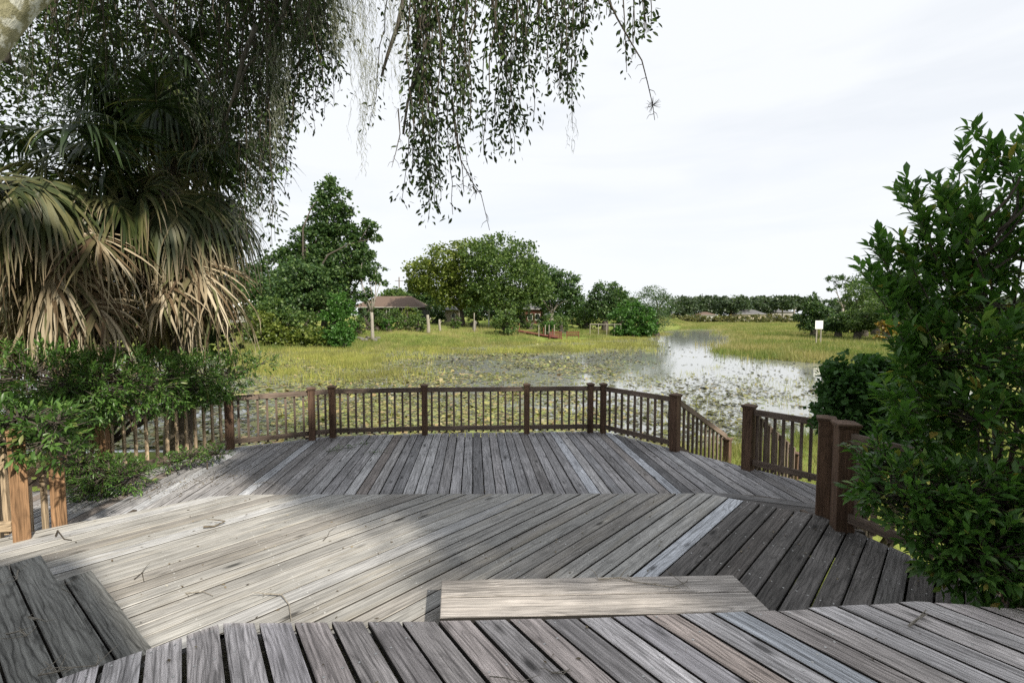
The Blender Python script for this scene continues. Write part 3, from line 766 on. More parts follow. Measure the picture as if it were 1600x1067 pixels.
def far_tree(name, label, Y, basex, circ, n, size, mat, seed, trunk=B_dark, tw=None, group=None, cat='tree', forks=None, z0=None, shell=.5, clump=14, cs=.17, leaf=LEAFW, dep=1.0, bare=0):
    r = np.random.default_rng(seed)
    L = pxlobes(Y, circ, r, dep)
    bxx = (basex - 800) / F * Y
    zb = hz(bxx, Y) if z0 is None else z0
    if cat in ('shrub', 'bush', 'hedge'):
        for l in list(L):
            if l[2] - l[5] > zb: L.append((l[0] + r.uniform(-.2, .2) * l[3], l[1], (zb + l[2] - l[5] * .4) / 2, l[3] * .92, l[4] * .92, (l[2] - l[5] * .4 - zb) / 2 + .1))
    o = empty(name, (bxx, Y, zb)); tag(o, label, cat, group)
    mb = MB(); cz = np.array([l[:3] for l in L]); tw = tw or Y * .008
    top = cz.mean(0); fork = np.array([bxx, Y, zb + max(.25, (min(l[2] - l[5] for l in L) - zb)) * .8 + .3])
    fork[0] += (top[0] - bxx) * .12
    s = np.linspace(0, 1, 5)[:, None]
    mb.tube(np.array([bxx, Y, zb - .2]) * (1 - s) + fork * s, np.linspace(tw * 1.15, tw * .8, 5), 8)
    limbs(mb, fork, [c for c in cz], r, tw * .42, .09)
    mb.build('trunk', trunk, o, True)
    foliage('crown', L, int(n * 1.9), size * .70, mat, o, seed + 1, leaf, int(clump * 1.8), shell, cs * .85)
    return o

# ------------------------------------------------------------------ far bank: trees and shrubs
TR = 'trees on the far bank'
far_tree('sweetgum_tree', 'tallest dark tree on the far bank, tapering above the left end of the railing', 54, 505,
         [(516, 282, 10, 12), (508, 300, 14), (530, 305, 13), (502, 325, 18, 16), (536, 332, 15, 12), (520, 345, 20), (507, 362, 15), (503, 392, 14), (494, 350, 15), (478, 368, 17, 15), (508, 375, 22), (545, 360, 12, 10), (548, 385, 20, 15), (580, 352, 10, 8), (572, 364, 14, 9), (560, 375, 14, 10), (586, 372, 8, 7), (465, 395, 18), (500, 405, 26), (535, 415, 22), (566, 398, 16, 12), (478, 430, 30), (520, 445, 32), (556, 425, 18, 14), (455, 430, 20), (490, 470, 34, 28), (530, 475, 24), (449, 400, 9, 14)],
         15000, .5, L_dark, 101, tw=.45, group=TR, clump=14, cs=.26, dep=.9)
far_tree('broadleaf_tree', 'dark green tree left of the tallest tree, beside the white roof', 62, 440, [(430, 430, 26, 40), (408, 450, 30), (440, 460, 36, 32), (395, 430, 14, 20), (415, 480, 30, 26)], 4500, .55, L_dark, 105, group=TR)
far_tree('round_tree', 'lower rounded mid green tree at the foot of the tallest tree', 50, 480, [(462, 425, 22, 18), (490, 432, 20, 18), (450, 455, 24), (482, 462, 26, 22), (508, 470, 18, 16), (455, 485, 26, 18)], 5200, .40, L_dark, 107, group=TR, cs=.22)
far_tree('columnar_shrub', 'bright green egg shaped shrub in front of the tallest tree', 47, 530, [(534, 480, 18, 20), (532, 500, 23, 26), (526, 470, 14, 20), (520, 505, 20, 24)], 5000, .26, L_bright, 109, group='shrubs on the far bank', cat='shrub', shell=.75, cs=.1)
far_tree('leaning_tree', 'open tree with leaning bare pale limbs beside the brown roofed house', 52, 582,
         [(588, 422, 16, 12), (577, 432, 14), (595, 440, 10), (562, 425, 14, 10), (568, 400, 16, 10), (575, 462, 10), (560, 470, 12)], 1900, .36, L_dark, 111, trunk=B_grey, tw=.2, group=TR)
far_tree('shade_tree', 'broad yellow green tree leaning left with forked trunk on the lawn', 78, 724,
         [(665, 430, 28, 26), (700, 412, 34, 26), (735, 400, 30, 24), (690, 440, 34, 28), (735, 440, 44, 36), (652, 445, 16), (715, 462, 40, 22)], 9500, .55, L_yellow, 113, tw=.4, group=TR, trunk=B_dark)
far_tree('shade_tree', 'largest round crowned tree at the middle of the far bank', 74, 790,
         [(785, 392, 34, 26), (755, 405, 30), (812, 402, 26, 24), (775, 430, 44), (815, 440, 36), (760, 460, 34, 26), (800, 470, 38, 24), (842, 455, 22)], 10500, .5, L_mid, 117, tw=.4, group=TR, leaf=LEAFW)
far_tree('shade_tree', 'dark spreading tree right of the largest round tree', 80, 862,
         [(850, 440, 30, 24), (880, 447, 26, 20), (865, 465, 36, 22), (893, 468, 16), (835, 425, 22)], 6000, .55, L_dark, 119, tw=.38, group=TR, trunk=B_grey)
far_tree('cedar_tree', 'dark ragged tree left of the bright bush', 82, 945, [(948, 458, 22, 16), (930, 470, 14), (962, 468, 20), (940, 485, 26, 16), (970, 482, 18)], 3800, .5, L_dark, 121, group=TR)
far_tree('feathery_tree', 'feathery dark tree beside the open water at the end of the far bank', 72, 1026, [(1022, 458, 18, 12), (1008, 475, 22, 20), (1032, 480, 18, 20), (1020, 500, 26, 20), (1038, 465, 8)], 5200, .3, L_dark, 123, group=TR, leaf=LEAF2, cs=.22)
far_tree('bright_bush', 'bright green leafy bush in front of the feathery tree', 69, 990, [(985, 490, 24, 20), (1002, 498, 22, 20), (970, 500, 18, 18), (1015, 508, 14, 14), (995, 508, 24, 14)], 4800, .42, L_bright, 125, group='shrubs on the far bank', cat='bush', shell=.7, cs=.12)
far_tree('leafy_shrub', 'pale green shrub with tall leaves beside the red walkway', 64, 790, [(790, 490, 14, 12), (785, 502, 16, 12), (797, 504, 12, 10)], 1500, .36, L_mid, 127, group='shrubs on the far bank', cat='shrub')
far_tree('leafy_shrub', 'light green garden shrub in front of the porch', 66, 622, [(618, 494, 12, 11), (632, 500, 14, 9), (645, 498, 9)], 1300, .32, L_mid, 129, group='shrubs on the far bank', cat='shrub')
for k, (px, py, rr_, Yk, mt, lab) in enumerate([(590, 497, 12, 64, L_mid, 'garden shrub at the left front corner of the porch'), (607, 500, 9, 63, L_bright, 'low bright shrub between the leaning tree and the porch'), (655, 500, 10, 64, L_mid, 'small shrub at the right end of the porch'), (637, 487, 9, 70, L_yellow, 'tall thin shrub in front of the middle of the porch'), (712, 501, 7, 72, L_mid, 'small shrub in front of the tan shed'), (828, 500, 12, 76, L_mid, 'shrub in front of the dark red house'), (818, 488, 10, 80, L_dark, 'dark shrub between the white canopy and the dark red house'), (846, 487, 12, 82, L_dark, 'dark shrub at the right end of the dark red house'), (858, 508, 8, 66, L_bright, 'bright shrub behind the stakes'), (560, 505, 10, 60, L_mid, 'shrub under the leaning tree'), (576, 484, 13, 66, L_dark, 'dark shrub hiding the left end of the porch'), (601, 488, 10, 68, L_mid, 'mid green shrub standing in front of the porch'), (648, 489, 8, 72, L_mid, 'small rounded shrub near the right porch corner')]):
    far_tree('garden_shrub', lab, Yk, px, [(px, py, rr_, rr_ * .9), (px - rr_ * .6, py + rr_ * .4, rr_ * .7, rr_ * .6), (px + rr_ * .6, py + rr_ * .4, rr_ * .7, rr_ * .6)], 520, .3, mt, 500 + 3 * k, group='shrubs on the far bank', cat='shrub')
far_tree('leafy_shrub', 'yellow green rounded shrub near the shed', 80, 740, [(738, 492, 9, 6), (745, 495, 6)], 500, .3, L_yellow, 131, group='shrubs on the far bank', cat='shrub')
far_tree('leafy_shrub', 'dark shrub right of the red walkway posts', 70, 880, [(880, 503, 11, 9), (862, 500, 13, 9), (845, 503, 10, 8)], 1300, .32, L_mid, 133, group='shrubs on the far bank', cat='shrub')
far_tree('leafy_shrub', 'dark green bush beside the porch end under the trees', 84, 680, [(680, 482, 12, 12), (688, 492, 10)], 900, .38, L_dark, 135, group='shrubs on the far bank', cat='shrub')
far_tree('hedge', 'low green hedge running behind the lattice frame', 84, 915, [(890, 497, 12, 7), (908, 497, 12, 8), (928, 498, 14, 8)], 1500, .38, L_mid, 137, group='shrubs on the far bank', cat='hedge')
far_tree('palmetto_bush', 'yellowish wild bush at the left waterline', 46, 450, [(440, 520, 22, 16), (470, 525, 22, 14), (500, 525, 20, 14), (420, 505, 16, 18)], 3600, .36, L_yellow, 139, group='shrubs on the far bank', cat='bush')
far_tree('wild_bush', 'green wild bush in front of the white roof at the left', 47, 420, [(425, 490, 18, 26), (400, 500, 20, 24), (445, 500, 18, 20), (480, 505, 20, 20), (410, 525, 24, 14)], 4800, .36, L_mid, 141, group='shrubs on the far bank', cat='bush')
far_tree('wild_bush', 'dark bush under the egg shaped shrub', 45, 540, [(535, 522, 18, 12), (510, 525, 16, 10)], 1600, .3, L_bright, 143, group='shrubs on the far bank', cat='bush')
# tree belt behind the houses
for k, (px, py, rx, ry, lab, mt) in enumerate([
        (615, 465, 18, 14, 'low tree behind the left end of the brown roof', L_mid), (655, 462, 20, 20, 'dark tree between the brown roof and the yellow green tree', L_dark),
        (710, 470, 40, 26, 'dark tree deep behind the shed', L_dark), (775, 475, 40, 26, 'dark tree behind the largest round tree', L_dark), (830, 478, 36, 24, 'dark tree behind the red house', L_dark),
        (905, 482, 26, 16, 'dark tree behind the hedge', L_dark), (970, 478, 30, 18, 'dark tree behind the bright bush', L_dark), (385, 450, 26, 34, 'dark tree behind the white roof at the far left', L_dark), (470, 470, 50, 34, 'dark tree mass behind the tallest tree', L_dark), (340, 440, 40, 46, 'dark tree far left behind the palms', L_dark)]):
    far_tree('background_tree', lab, 104 + 3 * (k % 3), px, [(px, py, rx, ry), (px - rx * .6, py + ry * .45, rx * .7, ry * .6), (px + rx * .6, py + ry * .4, rx * .7, ry * .6)], 2600, .75, mt, 160 + 3 * k, group='tree belt behind the houses')
# far treeline beyond the marsh
LABT = ['rounded', 'broad', 'low', 'tall', 'flat topped', 'bushy']
tl = [(1062, 482, 24, 14), (1080, 474, 22, 10), (1104, 473, 18, 9), (1126, 479, 24, 13), (1146, 476, 22, 10), (1165, 474, 20, 10), (1184, 473, 20, 10), (1204, 473, 18, 9), (1222, 474, 16, 9), (1240, 472, 16, 9), (1256, 478, 16, 9), (1290, 478, 20, 10), (1345, 480, 30, 12), (1395, 478, 30, 14), (1440, 478, 36, 14)]
for k, (px, py, rx, ry) in enumerate(tl):
    Yt = 232 + 9 * (k % 4)
    lab = '%s tree of the distant treeline, number %s from the water channel side' % (LABT[k % 6], '%d' % (k + 1))
    lab = ['rounded dark oak nearest the left end of the distant treeline', 'oak just right of the leftmost in the distant treeline', 'high crowned oak left of the far white house', 'dark oak above the far white house', 'oak right of the far white house', 'oak left of the far grey roof', 'broad oak right above the far grey roof', 'first tall bare stemmed pine of the far treeline', 'second tall bare stemmed pine of the far treeline', 'highest bare stemmed pine near the right end of the far treeline', 'small pine at the right end of the far treeline before the dark near pine', 'distant tree seen between the dark pine and the tall pine', 'distant tree behind the tall pine', 'distant tree right of the tall pine behind the scrub', 'distant tree behind the big glossy shrub'][k]
    pine = k in (7, 8, 9, 10); q7 = np.random.default_rng(900 + k); py += q7.uniform(-2.5, 2.5)
    tops_ = [(px + q7.uniform(-.8, .8) * rx, py - ry * q7.uniform(.5, .95), q7.uniform(3, 6.5), q7.uniform(2, 4)) for _ in range(5)]
    far_tree('pine_tree' if pine else 'oak_tree', lab, Yt, px, [(px, py, rx, ry), (px - rx * .5, py + ry * .3, rx * .7, ry * .7), (px + rx * .55, py + ry * .2, rx * .7, ry * .7)] + tops_ + ([] if pine else [(px, py + 10, rx * 1.05, 8)]),
             1500, 1.5, L_far, 220 + 3 * k, group='distant treeline', tw=.45 if pine else .6, trunk=B_grey if pine else B_dark, z0=.2, cs=.2)
for k in range(14):
    px = 1052 + k * 15 + random.uniform(-4, 4); Ys = 185 + (k % 3) * 9
    far_tree('marsh_shrub', 'low olive shrub at the back edge of the marsh', Ys, px, [(px, 497, 9, 5), (px + 6, 499, 8, 4)], 380, .85, L_scrub, 300 + 3 * k, group='olive shrubs along the back of the marsh', cat='shrub', z0=.2, tw=.15)
for k, px in enumerate((1520, 1600, 1690, 1790, 1900)):
    q7 = np.random.default_rng(960 + k); rx = q7.uniform(34, 46)
    far_tree('oak_tree', 'distant tree beyond the right edge behind the big glossy shrub', 215, px, [(px, 476, rx, 13), (px - rx * .6, 480, rx * .7, 10), (px + rx * .6, 479, rx * .8, 11), (px + q7.uniform(-15, 15), 468, 14, 6)], 1200, 1.7, L_far, 970 + 3 * k, group='distant treeline beyond the frame', tw=.6, z0=.2, cs=.2)
# right bank
RB = 'trees on the right bank'
far_tree('pine_tree', 'dark dense conical pine left of the white sign', 62, 1272, [(1272, 468, 7, 9), (1268, 482, 14, 10), (1280, 487, 14, 10), (1266, 498, 18, 10), (1282, 502, 18, 9), (1270, 510, 18, 7)], 4200, .42, L_dark, 401, group=RB, leaf=LEAF2, shell=.4)
far_tree('pine_tree', 'tall flat topped pine with bare pale stems behind the scrub', 78, 1316, [(1310, 435, 13, 5), (1328, 438, 8, 4), (1320, 446, 10, 4), (1300, 452, 5, 3), (1303, 470, 6, 6), (1330, 455, 7, 4), (1322, 462, 6, 3)], 900, .5, L_dark, 405, group=RB, trunk=B_grey, tw=.22, leaf=LEAF2)
for k, (px, py, rx, ry, Yt, mt, lab) in enumerate([(1368, 446, 26, 24, 66, L_dark, 'taller dark tree behind the scrubby tree by the big glossy shrub'), (1415, 440, 30, 36, 62, L_mid, 'tall green tree showing above the left shoulder of the big glossy shrub'), (1350, 458, 24, 22, 60, L_mid, 'green bushy tree right of the tall pine'), (1385, 480, 26, 24, 54, L_mid, 'scrubby tree beside the big glossy shrub'), (1310, 502, 18, 12, 58, L_dark, 'dark scrub right behind the white sign'), (1340, 500, 20, 14, 56, L_mid, 'scrub bush between the sign and the orange bush'), (1420, 470, 30, 34, 50, L_mid, 'leafy tree mostly hidden by the big glossy shrub')]):
    far_tree('scrub_tree', lab, Yt, px, [(px, py, rx, ry), (px - rx * .5, py + ry * .4, rx * .7, ry * .6), (px + rx * .6, py + ry * .4, rx * .7, ry * .6), (px, py + ry * .9, rx, ry * .5)], 2600, .4, mt, 420 + 4 * k, group=RB, leaf=LEAF2)
far_tree('orange_bush', 'small orange leaved bush on the right bank', 50, 1385, [(1385, 505, 12, 6), (1376, 508, 8, 5), (1396, 507, 8, 5)], 500, .34, L_orange, 450, cat='bush')

# ------------------------------------------------------------------ far bank: buildings
def hip_roof(mb, x0, x1, y0, y1, z, h, r):
    a = [(x0, y0, z), (x1, y0, z), (x1, y1, z), (x0, y1, z)]; ym = (y0 + y1) / 2
    t = [(x0 + r, ym, z + h), (x1 - r, ym, z + h)]
    mb.poly([a[0], a[1], t[1], t[0]]); mb.poly([a[1], a[2], t[1]]); mb.poly([a[2], a[3], t[0], t[1]]); mb.poly([a[3], a[0], t[0]])
    mb.poly(a[::-1])
def house(name, label, px0, px1, Y, dep, zb, zw, zr, wall, roof, hip, wins=(), porch=False, group=None):
    x0, x1 = (px0 - 800) / F * Y, (px1 - 800) / F * Y
    o = empty(name, ((x0 + x1) / 2, Y, zb)); tag(o, label, 'house' if 'shed' not in name else 'shed', group)
    mb = MB(); mb.box(((x0 + x1) / 2, Y + dep / 2, (zb - .3 + zw) / 2), (x1 - x0, dep, zw - zb + .3)); mb.build('wall', wall, o)
    mb = MB(); hip_roof(mb, x0 - .5, x1 + .5, Y - (2.2 if porch else .5), Y + dep + .5, zw + .003, zr - zw, hip); ro = mb.build('roof', roof, o)
    mb = MB(); mb.box(((x0 + x1) / 2, Y - (2.22 if porch else .52), zw - .02), (x1 - x0 + 1.0, .06, .12)); mb.build('fascia', P_siding, ro)
    for (f, wz, ww, wh, m) in wins:
        xc = x0 + (x1 - x0) * f
        mb = MB(); mb.box((xc, Y - .012, zb + wz), (ww + .16, .03, wh + .16)); fr = mb.build('window', P_white, o)
        mb = MB(); mb.box((xc, Y - .03, zb + wz), (ww, .02, wh)); mb.build('pane', m, fr)
    if porch:
        for f in (0.02, .25, .5, .75, .98):
            mb = MB(); mb.bar((x0 + (x1 - x0) * f, Y - 2.0, zb - .2), (x0 + (x1 - x0) * f, Y - 2.0, zw), .07, .07); mb.build('porch_post', P_siding, o)
    return o
house('house', 'low house with brown shingle roof and dark porch under the trees', 560, 658, 82, 9, hz(-20, 82), at(600, 480, 80)[2], at(600, 463, 86)[2], P_darkscreen, P_roof, 3.0, [(.75, 1.3, 1.2, 1.2, P_glass), (.45, 1.3, 1.2, 1.2, P_glass)], True)
house('garden_shed', 'small tan shed with grey roof between the trees', 695, 717, 88, 3.5, hz(-11, 88), at(700, 484, 88)[2], at(700, 478, 90)[2], P_wall, P_roofgrey, .3, [(.62, 1.3, .6, .7, P_glass)])
house('house', 'dark red house half hidden behind the trees right of the white canopy', 815, 848, 96, 8, hz(4, 96), at(830, 483, 96)[2], at(830, 473, 99)[2], P_brick, P_roofgrey, 2.0, [(.4, 1.4, .9, 1.2, P_glass), (.75, 1.4, .9, 1.2, P_glass)])
house('house', 'white roofed house at the far left behind the bushes', 360, 424, 74, 7, hz(-42, 74), at(400, 480, 74)[2], at(400, 468, 77)[2], P_siding, P_white, 1.5, [(.7, 1.3, 1.0, 1.0, P_glass)])
house('house', 'far white house in the distant treeline', 1095, 1118, 222, 9, .3, at(1100, 492, 222)[2], at(1100, 487.5, 226)[2], P_siding, P_roof, 3, [(.6, 1.6, 1.2, 1.2, P_glass)])
house('house', 'far long house with grey roof in the distant treeline', 1152, 1196, 226, 9, .3, at(1100, 491, 226)[2], at(1100, 484, 230)[2], P_wall, P_roofgrey, 4, [(.3, 1.6, 1.6, 1.2, P_glass), (.7, 1.6, 1.6, 1.2, P_glass)])
house('house', 'far house behind the bare stemmed pines', 1206, 1240, 262, 9, .3, at(1200, 488, 262)[2], at(1200, 483, 266)[2], P_siding, P_roofgrey, 4, [(.3, 1.6, 1.6, 1.2, P_glass), (.7, 1.6, 1.6, 1.2, P_glass)])
# white canopy tent
c = at(803, 500, 84); zb = hz(c[0], 84); o = empty('canopy_tent', (c[0], 84, zb)); tag(o, 'white canvas canopy tent beside the pale green shrub', 'tent')
zt = at(803, 489, 84)[2]
for sx in (-1, 1):
    for sy in (-1, 1):
        mb = MB(); mb.bar((c[0] + sx * 1.5, 84 + sy * 1.5, zb - .1), (c[0] + sx * 1.5, 84 + sy * 1.5, zt), .06, .06); mb.build('leg', P_polewhite, o)
mb = MB(); hip_roof(mb, c[0] - 1.65, c[0] + 1.65, 82.35, 85.65, zt, .9, 1.6); mb.build('canopy', P_canopy, o)
# utility pole
p = at(624, 470, 122); zt = at(624, 433, 122)[2]; o = empty('utility_pole', (p[0], 122, 1.5)); tag(o, 'tall dark utility pole rising behind the brown roofed house', 'utility pole')
mb = MB(); mb.tube([(p[0], 122, 1.2), (p[0], 122, zt)], [.19, .14], 8); mb.build('pole', P_pole, o)
mb = MB(); mb.bar((p[0] - 1.1, 122, zt - 1.0), (p[0] + 1.1, 122, zt - 1.0), .12, .14); mb.build('crossarm', P_pole, o)
# red walkway
a = at(806, 516, 70); b_ = at(872, 527.5, 61)
wz0, wz1 = a[2], b_[2]
o = empty('walkway', a); tag(o, 'red wooden boardwalk coming down the bank to the benches', 'boardwalk')
mb = MB(); mb.bar(a, b_, 1.3, .10); mb.build('planking', P_redwood, o)
for k in range(6):
    t = k / 5; p = a + (b_ - a) * t
    for sx in (-1, 1):
        mb = MB(); hgt = 1.05 if (sx > 0 and k in (0, 3, 4)) or k == 0 else .0
        q = p + np.array([sx * .55, 0, 0]); mb.bar((q[0], q[1], hz(q[0], q[1]) - .5), (q[0], q[1], p[2] + hgt - .04), .11, .11); mb.build('post', P_redwood, o)
for px_, zz in ((842, 0), (853, 0), (866, 0)):
    pass
# trellis posts beside the walkway
for k, px_ in enumerate((842, 852, 858, 866)):
    p = at(px_, 522, 63.5); zb = hz(p[0], 63.5); zt = at(px_, 507.5, 63.5)[2]
    mb = MB(); mb.bar((p[0], 63.5, zb - .3), (p[0], 63.5, zt), .10, .10)
    tag(mb.build('wooden_stake', P_polewhite), ['leftmost pale stake behind the left red bench', 'second pale stake behind the left red bench', 'third pale stake behind the left red bench', 'rightmost pale stake between the two red benches'][k], 'stake', 'stakes by the red walkway')
# benches
def bench(px, py, Y, rz, label):
    p = at(px, py, Y); z = hz(p[0], Y); z = max(z, p[2])
    o = empty('park_bench', (p[0], Y, z), rz); tag(o, label, 'bench', 'red benches at the waterline')
    def W(x, y, zz): return (p[0] + cos(rz) * x - sin(rz) * y, Y + sin(rz) * x + cos(rz) * y, z + zz)
    ax = (cos(rz), sin(rz), 0)
    mb = MB()
    for k in range(4): mb.box(W(0, -.22 + .14 * k, .45), (1.7, .11, .04), ax)
    mb.build('seat', P_redwood, o)
    mb = MB()
    for k in range(3): mb.box(W(0, .27 + .03 * k, .58 + .20 * k), (1.7, .035, .10), ax)
    mb.build('backrest', P_redwood, o)
    for sx in (-.8, .8):
        for y, h in ((-.25, .64), (.28, 1.05)):
            mb = MB(); mb.box(W(sx, y, h / 2 - .05), (.09, .08, h + .1), ax); mb.build('leg', P_redwood, o)
        mb = MB(); mb.box(W(sx, 0, .66), (.09, .62, .04), ax); mb.build('armrest', P_redwood, o)
bench(867, 532, 60, pi + .25, 'left red slatted bench at the end of the walkway')
bench(895, 530, 61.5, pi - .15, 'right red slatted bench at the waterline')
# lattice frame
o = empty('trellis', at(945, 516, 69)); tag(o, 'open pale pole trellis frame in front of the hedge', 'trellis')
mb = MB(); q = []
for px_ in (922, 935, 948, 960, 970):
    for Yq in (68, 70):
        p = at(px_, 517, Yq); zb = hz(p[0], Yq); zt = at(px_, 506.5, 69)[2]
        mb.bar((p[0], Yq, zb - .2), (p[0], Yq, zt), .08, .08); q.append((p[0], Yq, zt))
mb.build('post', P_polewhite, o)
mb = MB()
for k in range(0, len(q) - 2): mb.bar(q[k], q[k + 2], .07, .07)
for k in range(0, len(q), 2): mb.bar(np.array(q[k]) + [0, 0, .06], np.array(q[k + 1]) + [0, 0, .06], .07, .07)
mb.build('beam', P_polewhite, o)
# boats drawn up on the bank
def boat(px, py, Y, L, rz, mat, label, up):
    p = at(px, py, Y); z = hz(p[0], Y) + .02
    o = empty('rowing_boat', (p[0], Y, z), rz); tag(o, label, 'boat')
    ns, V_, F_ = 11, [], []
    for i in range(ns):
        t = i / (ns - 1) * 2 - 1; wd = .42 * (1 - abs(t) ** 2.6); k = .34 * (1 - .35 * abs(t) ** 3)
        for (yy, zz) in ((-1, 0), (-.8, .7), (-.4, .95), (0, 1), (.4, .95), (.8, .7), (1, 0)):
            x_, y_ = t * L / 2, yy * wd
            V_.append((p[0] + cos(rz) * x_ - sin(rz) * y_, Y + sin(rz) * x_ + cos(rz) * y_, z + (zz * k if up else .36 - zz * k)))
    for i in range(ns - 1):
        for k in range(6): F_.append((i * 7 + k, i * 7 + k + 1, i * 7 + k + 8, i * 7 + k + 7))
    V2 = np.array(V_) - np.array(o.location); a = -rz
    V2 = np.stack([V2[:, 0] * cos(a) - V2[:, 1] * sin(a), V2[:, 0] * sin(a) + V2[:, 1] * cos(a), V2[:, 2]], 1)
    link('hull', mesh_np('hull', V2, F_, smooth=True), mat, o)
    mb = MB(); mb.bar((p[0] - cos(rz) * L * .46, Y - sin(rz) * L * .46, z + (.36 if up else .03)), (p[0] + cos(rz) * L * .46, Y + sin(rz) * L * .46, z + (.36 if up else .03)), .05, .05); mb.build('keel', mat, o)
boat(1003, 523.5, 65, 3.2, .25, P_white, 'white boat turned over on the grass by the bright bush', True)
boat(982, 526, 64, 2.6, -.1, P_orange, 'faded orange boat turned over at the waterline', True)
# weathered posts and stumps on the lawn
for k, (px, y0, y1, Y, wd, lab, mt) in enumerate([(669, 511, 492, 62, .45, 'pale bleached stump standing tall on the lawn', P_polewhite), (687, 507, 499, 66, .35, 'short stump right of the tall bleached stump', P_polewhite), (741, 508, 489, 66, .16, 'thin pale post in front of the forked tree', P_polewhite), (741.5, 508, 501, 69, .5, 'dark low stump beside the thin pale post', P_rock), (764, 505, 470, 80, .2, 'white slim pole under the largest round tree', P_white), (695, 500, 470, 84, .14, 'thin grey pole beside the tan shed', P_polewhite)]):
    p = at(px, y0, Y); zb = hz(p[0], Y) - .2; zt = max(at(px, y1, Y)[2], zb + .6); h = zt - zb
    mb = MB(); r = np.random.default_rng(k)
    s = np.linspace(0, 1, 6); pts = np.stack([p[0] + .12 * wd * np.sin(s * 5 + k), np.full(6, Y), zb + s * h], 1)
    mb.tube(pts, wd / 2 * (1.25 - .45 * s), 9)
    if wd > .3: mb.tube([pts[3], pts[3] + np.array([wd * .8, 0, h * .25])], [wd * .25, wd * .12], 7)
    tag(mb.build('lawn_post' if wd < .3 else 'tree_stump', mt, None, True), lab, 'post' if wd < .3 else 'stump')
for k in range(7):
    px = 560 + k * 5; p = at(px, 514 + (k % 2) * 1.5, 54 - (k % 3)); 
    r = np.random.default_rng(600 + k); Vr = rdir(42, r)
    import bmesh
    bm = bmesh.new(); bmesh.ops.create_icosphere(bm, subdivisions=2, radius=.28 + .16 * r.random())
    for v in bm.verts: v.co *= .8 + .4 * r.random(); v.co.z *= .6
    me = bpy.data.meshes.new('rock'); bm.to_mesh(me); bm.free()
    ob = link('rock', me, P_rock); ob.location = (p[0], p[1], hz(p[0], p[1]) + .08); tag(ob, 'dark grey rock in the pile below the leaning tree', 'rock', 'rock pile on the far bank')
# sign on the right bank
p = at(1278, 538, 46); zb = hz(p[0], 46); o = empty('sign_board', (p[0], 46, zb)); tag(o, 'blank white square sign on two posts standing in the marsh grass', 'sign')
zt = at(1278, 501, 46)[2]
for sx in (-.2, .26):
    mb = MB(); mb.bar((p[0] + sx, 46, zb - .3), (p[0] + sx * .9, 46, zt - .2), .09, .09); mb.build('post', P_polewhite, o)
mb = MB(); mb.box((p[0], 45.93, zt - .42), (.78, .03, .84), bev=.005); mb.build('panel', P_white, o)

# ------------------------------------------------------------------ lake plants
r = np.random.default_rng(50)
def inlake(x, y, m=0.2): return sdist(x, y) < -m
def fbm(x, y, s, seed):
    q = np.random.default_rng(seed); v = 0
    for k in range(5):
        a = q.uniform(0, 6.28); f = s * 1.7 ** k * q.uniform(.8, 1.2); v = v + np.sin((x * cos(a) + y * sin(a)) * f + q.uniform(0, 6.28)) / 1.35 ** k
        v = v + .6 * np.sin((x * sin(a) - y * cos(a)) * f * 1.3 + q.uniform(0, 6.28)) / 1.35 ** k
    return v / 4
N = 210000
u = r.random(N); y = 11.2 + (72 - 11.2) * u ** 1.35; x = (r.random(N) - .5) * 2 * (y * .82 + 2)
x -= y * .12
pxx = 800 + F * x / y
dens = smooth((1080 - pxx) / 240) * .9 + .12 * smooth((24 - y) / 6) + .05
openw = smooth((pxx - 1005) / 70) * smooth((y - 20) / 5) * .95
openw = np.maximum(openw, .9 * smooth(1 - np.hypot((x - (-9.0)) / 4.0, (y - 23.5) / 1.2)))
openw = np.maximum(openw, .55 * smooth(1 - np.hypot((x - 5.5) / 5, (y - 33) / 4)))
dens = dens * (1 - openw) * (.12 + .35 * smooth((800 - pxx) / 200) + 1.0 * smooth((fbm(x, y, .55, 3) + .28) / .5))
keep = inlake(x, y) & (r.random(N) < dens); x, y = x[keep], y[keep]; n = len(x)
hexT = np.array([(cos(a), sin(a), 0) for a in np.linspace(0, 2 * pi, 7)[:-1]]); hexT[0] *= .35
d = np.stack([r.normal(0, .09, n), r.normal(0, .09, n), np.ones(n)], 1)
prt = smooth((800 + F * x / y - 900) / 150)
big = r.random(n) < .07; d[big, :2] += r.normal(0, .45, (big.sum(), 2))
zax = nrmz(d); xa = nrmz(np.cross(zax, rdir(n, r))); Rm = np.stack([xa, np.cross(zax, xa), zax], 2)
V, Fc = scatter(hexT, np.array([range(6)]), np.stack([x, y, .012 + .02 * r.random(n) + big * .03], 1), Rm, r.lognormal(-2.78, .40, n) * (1 - .25 * prt))
tag(npobj('lily_pads', V, Fc, L_pad), 'carpet of yellow green and brown lily pads on the lake', 'lily pads', kind='stuff')
N = 40000; y2 = 11.3 + 36 * r.random(N) ** 1.3; x2 = y2 * r.uniform(-.35, .72, N); p2 = 800 + F * x2 / y2
k2 = inlake(x2, y2) & (r.random(N) < .12 + .5 * smooth((p2 - 880) / 200) * smooth((27 - y2) / 8) + .55 * smooth((1030 - p2) / 60) * smooth((p2 - 640) / 100) * smooth((y2 - 24) / 8)) & (fbm(x2, y2, .8, 31) > -.12); x2, y2 = x2[k2], y2[k2]; n2 = len(x2)
d2 = nrmz(np.stack([r.normal(0, .25, n2), r.normal(0, .25, n2), np.ones(n2)], 1)); xa2 = nrmz(np.cross(d2, rdir(n2, r)))
L_paddark = leafmat('dark_pad_leaf', [(0, (.03, .03, .018)), (.5, (.075, .07, .03)), (.8, (.13, .14, .045)), (1, (.22, .20, .08))], .1, .45, .4)
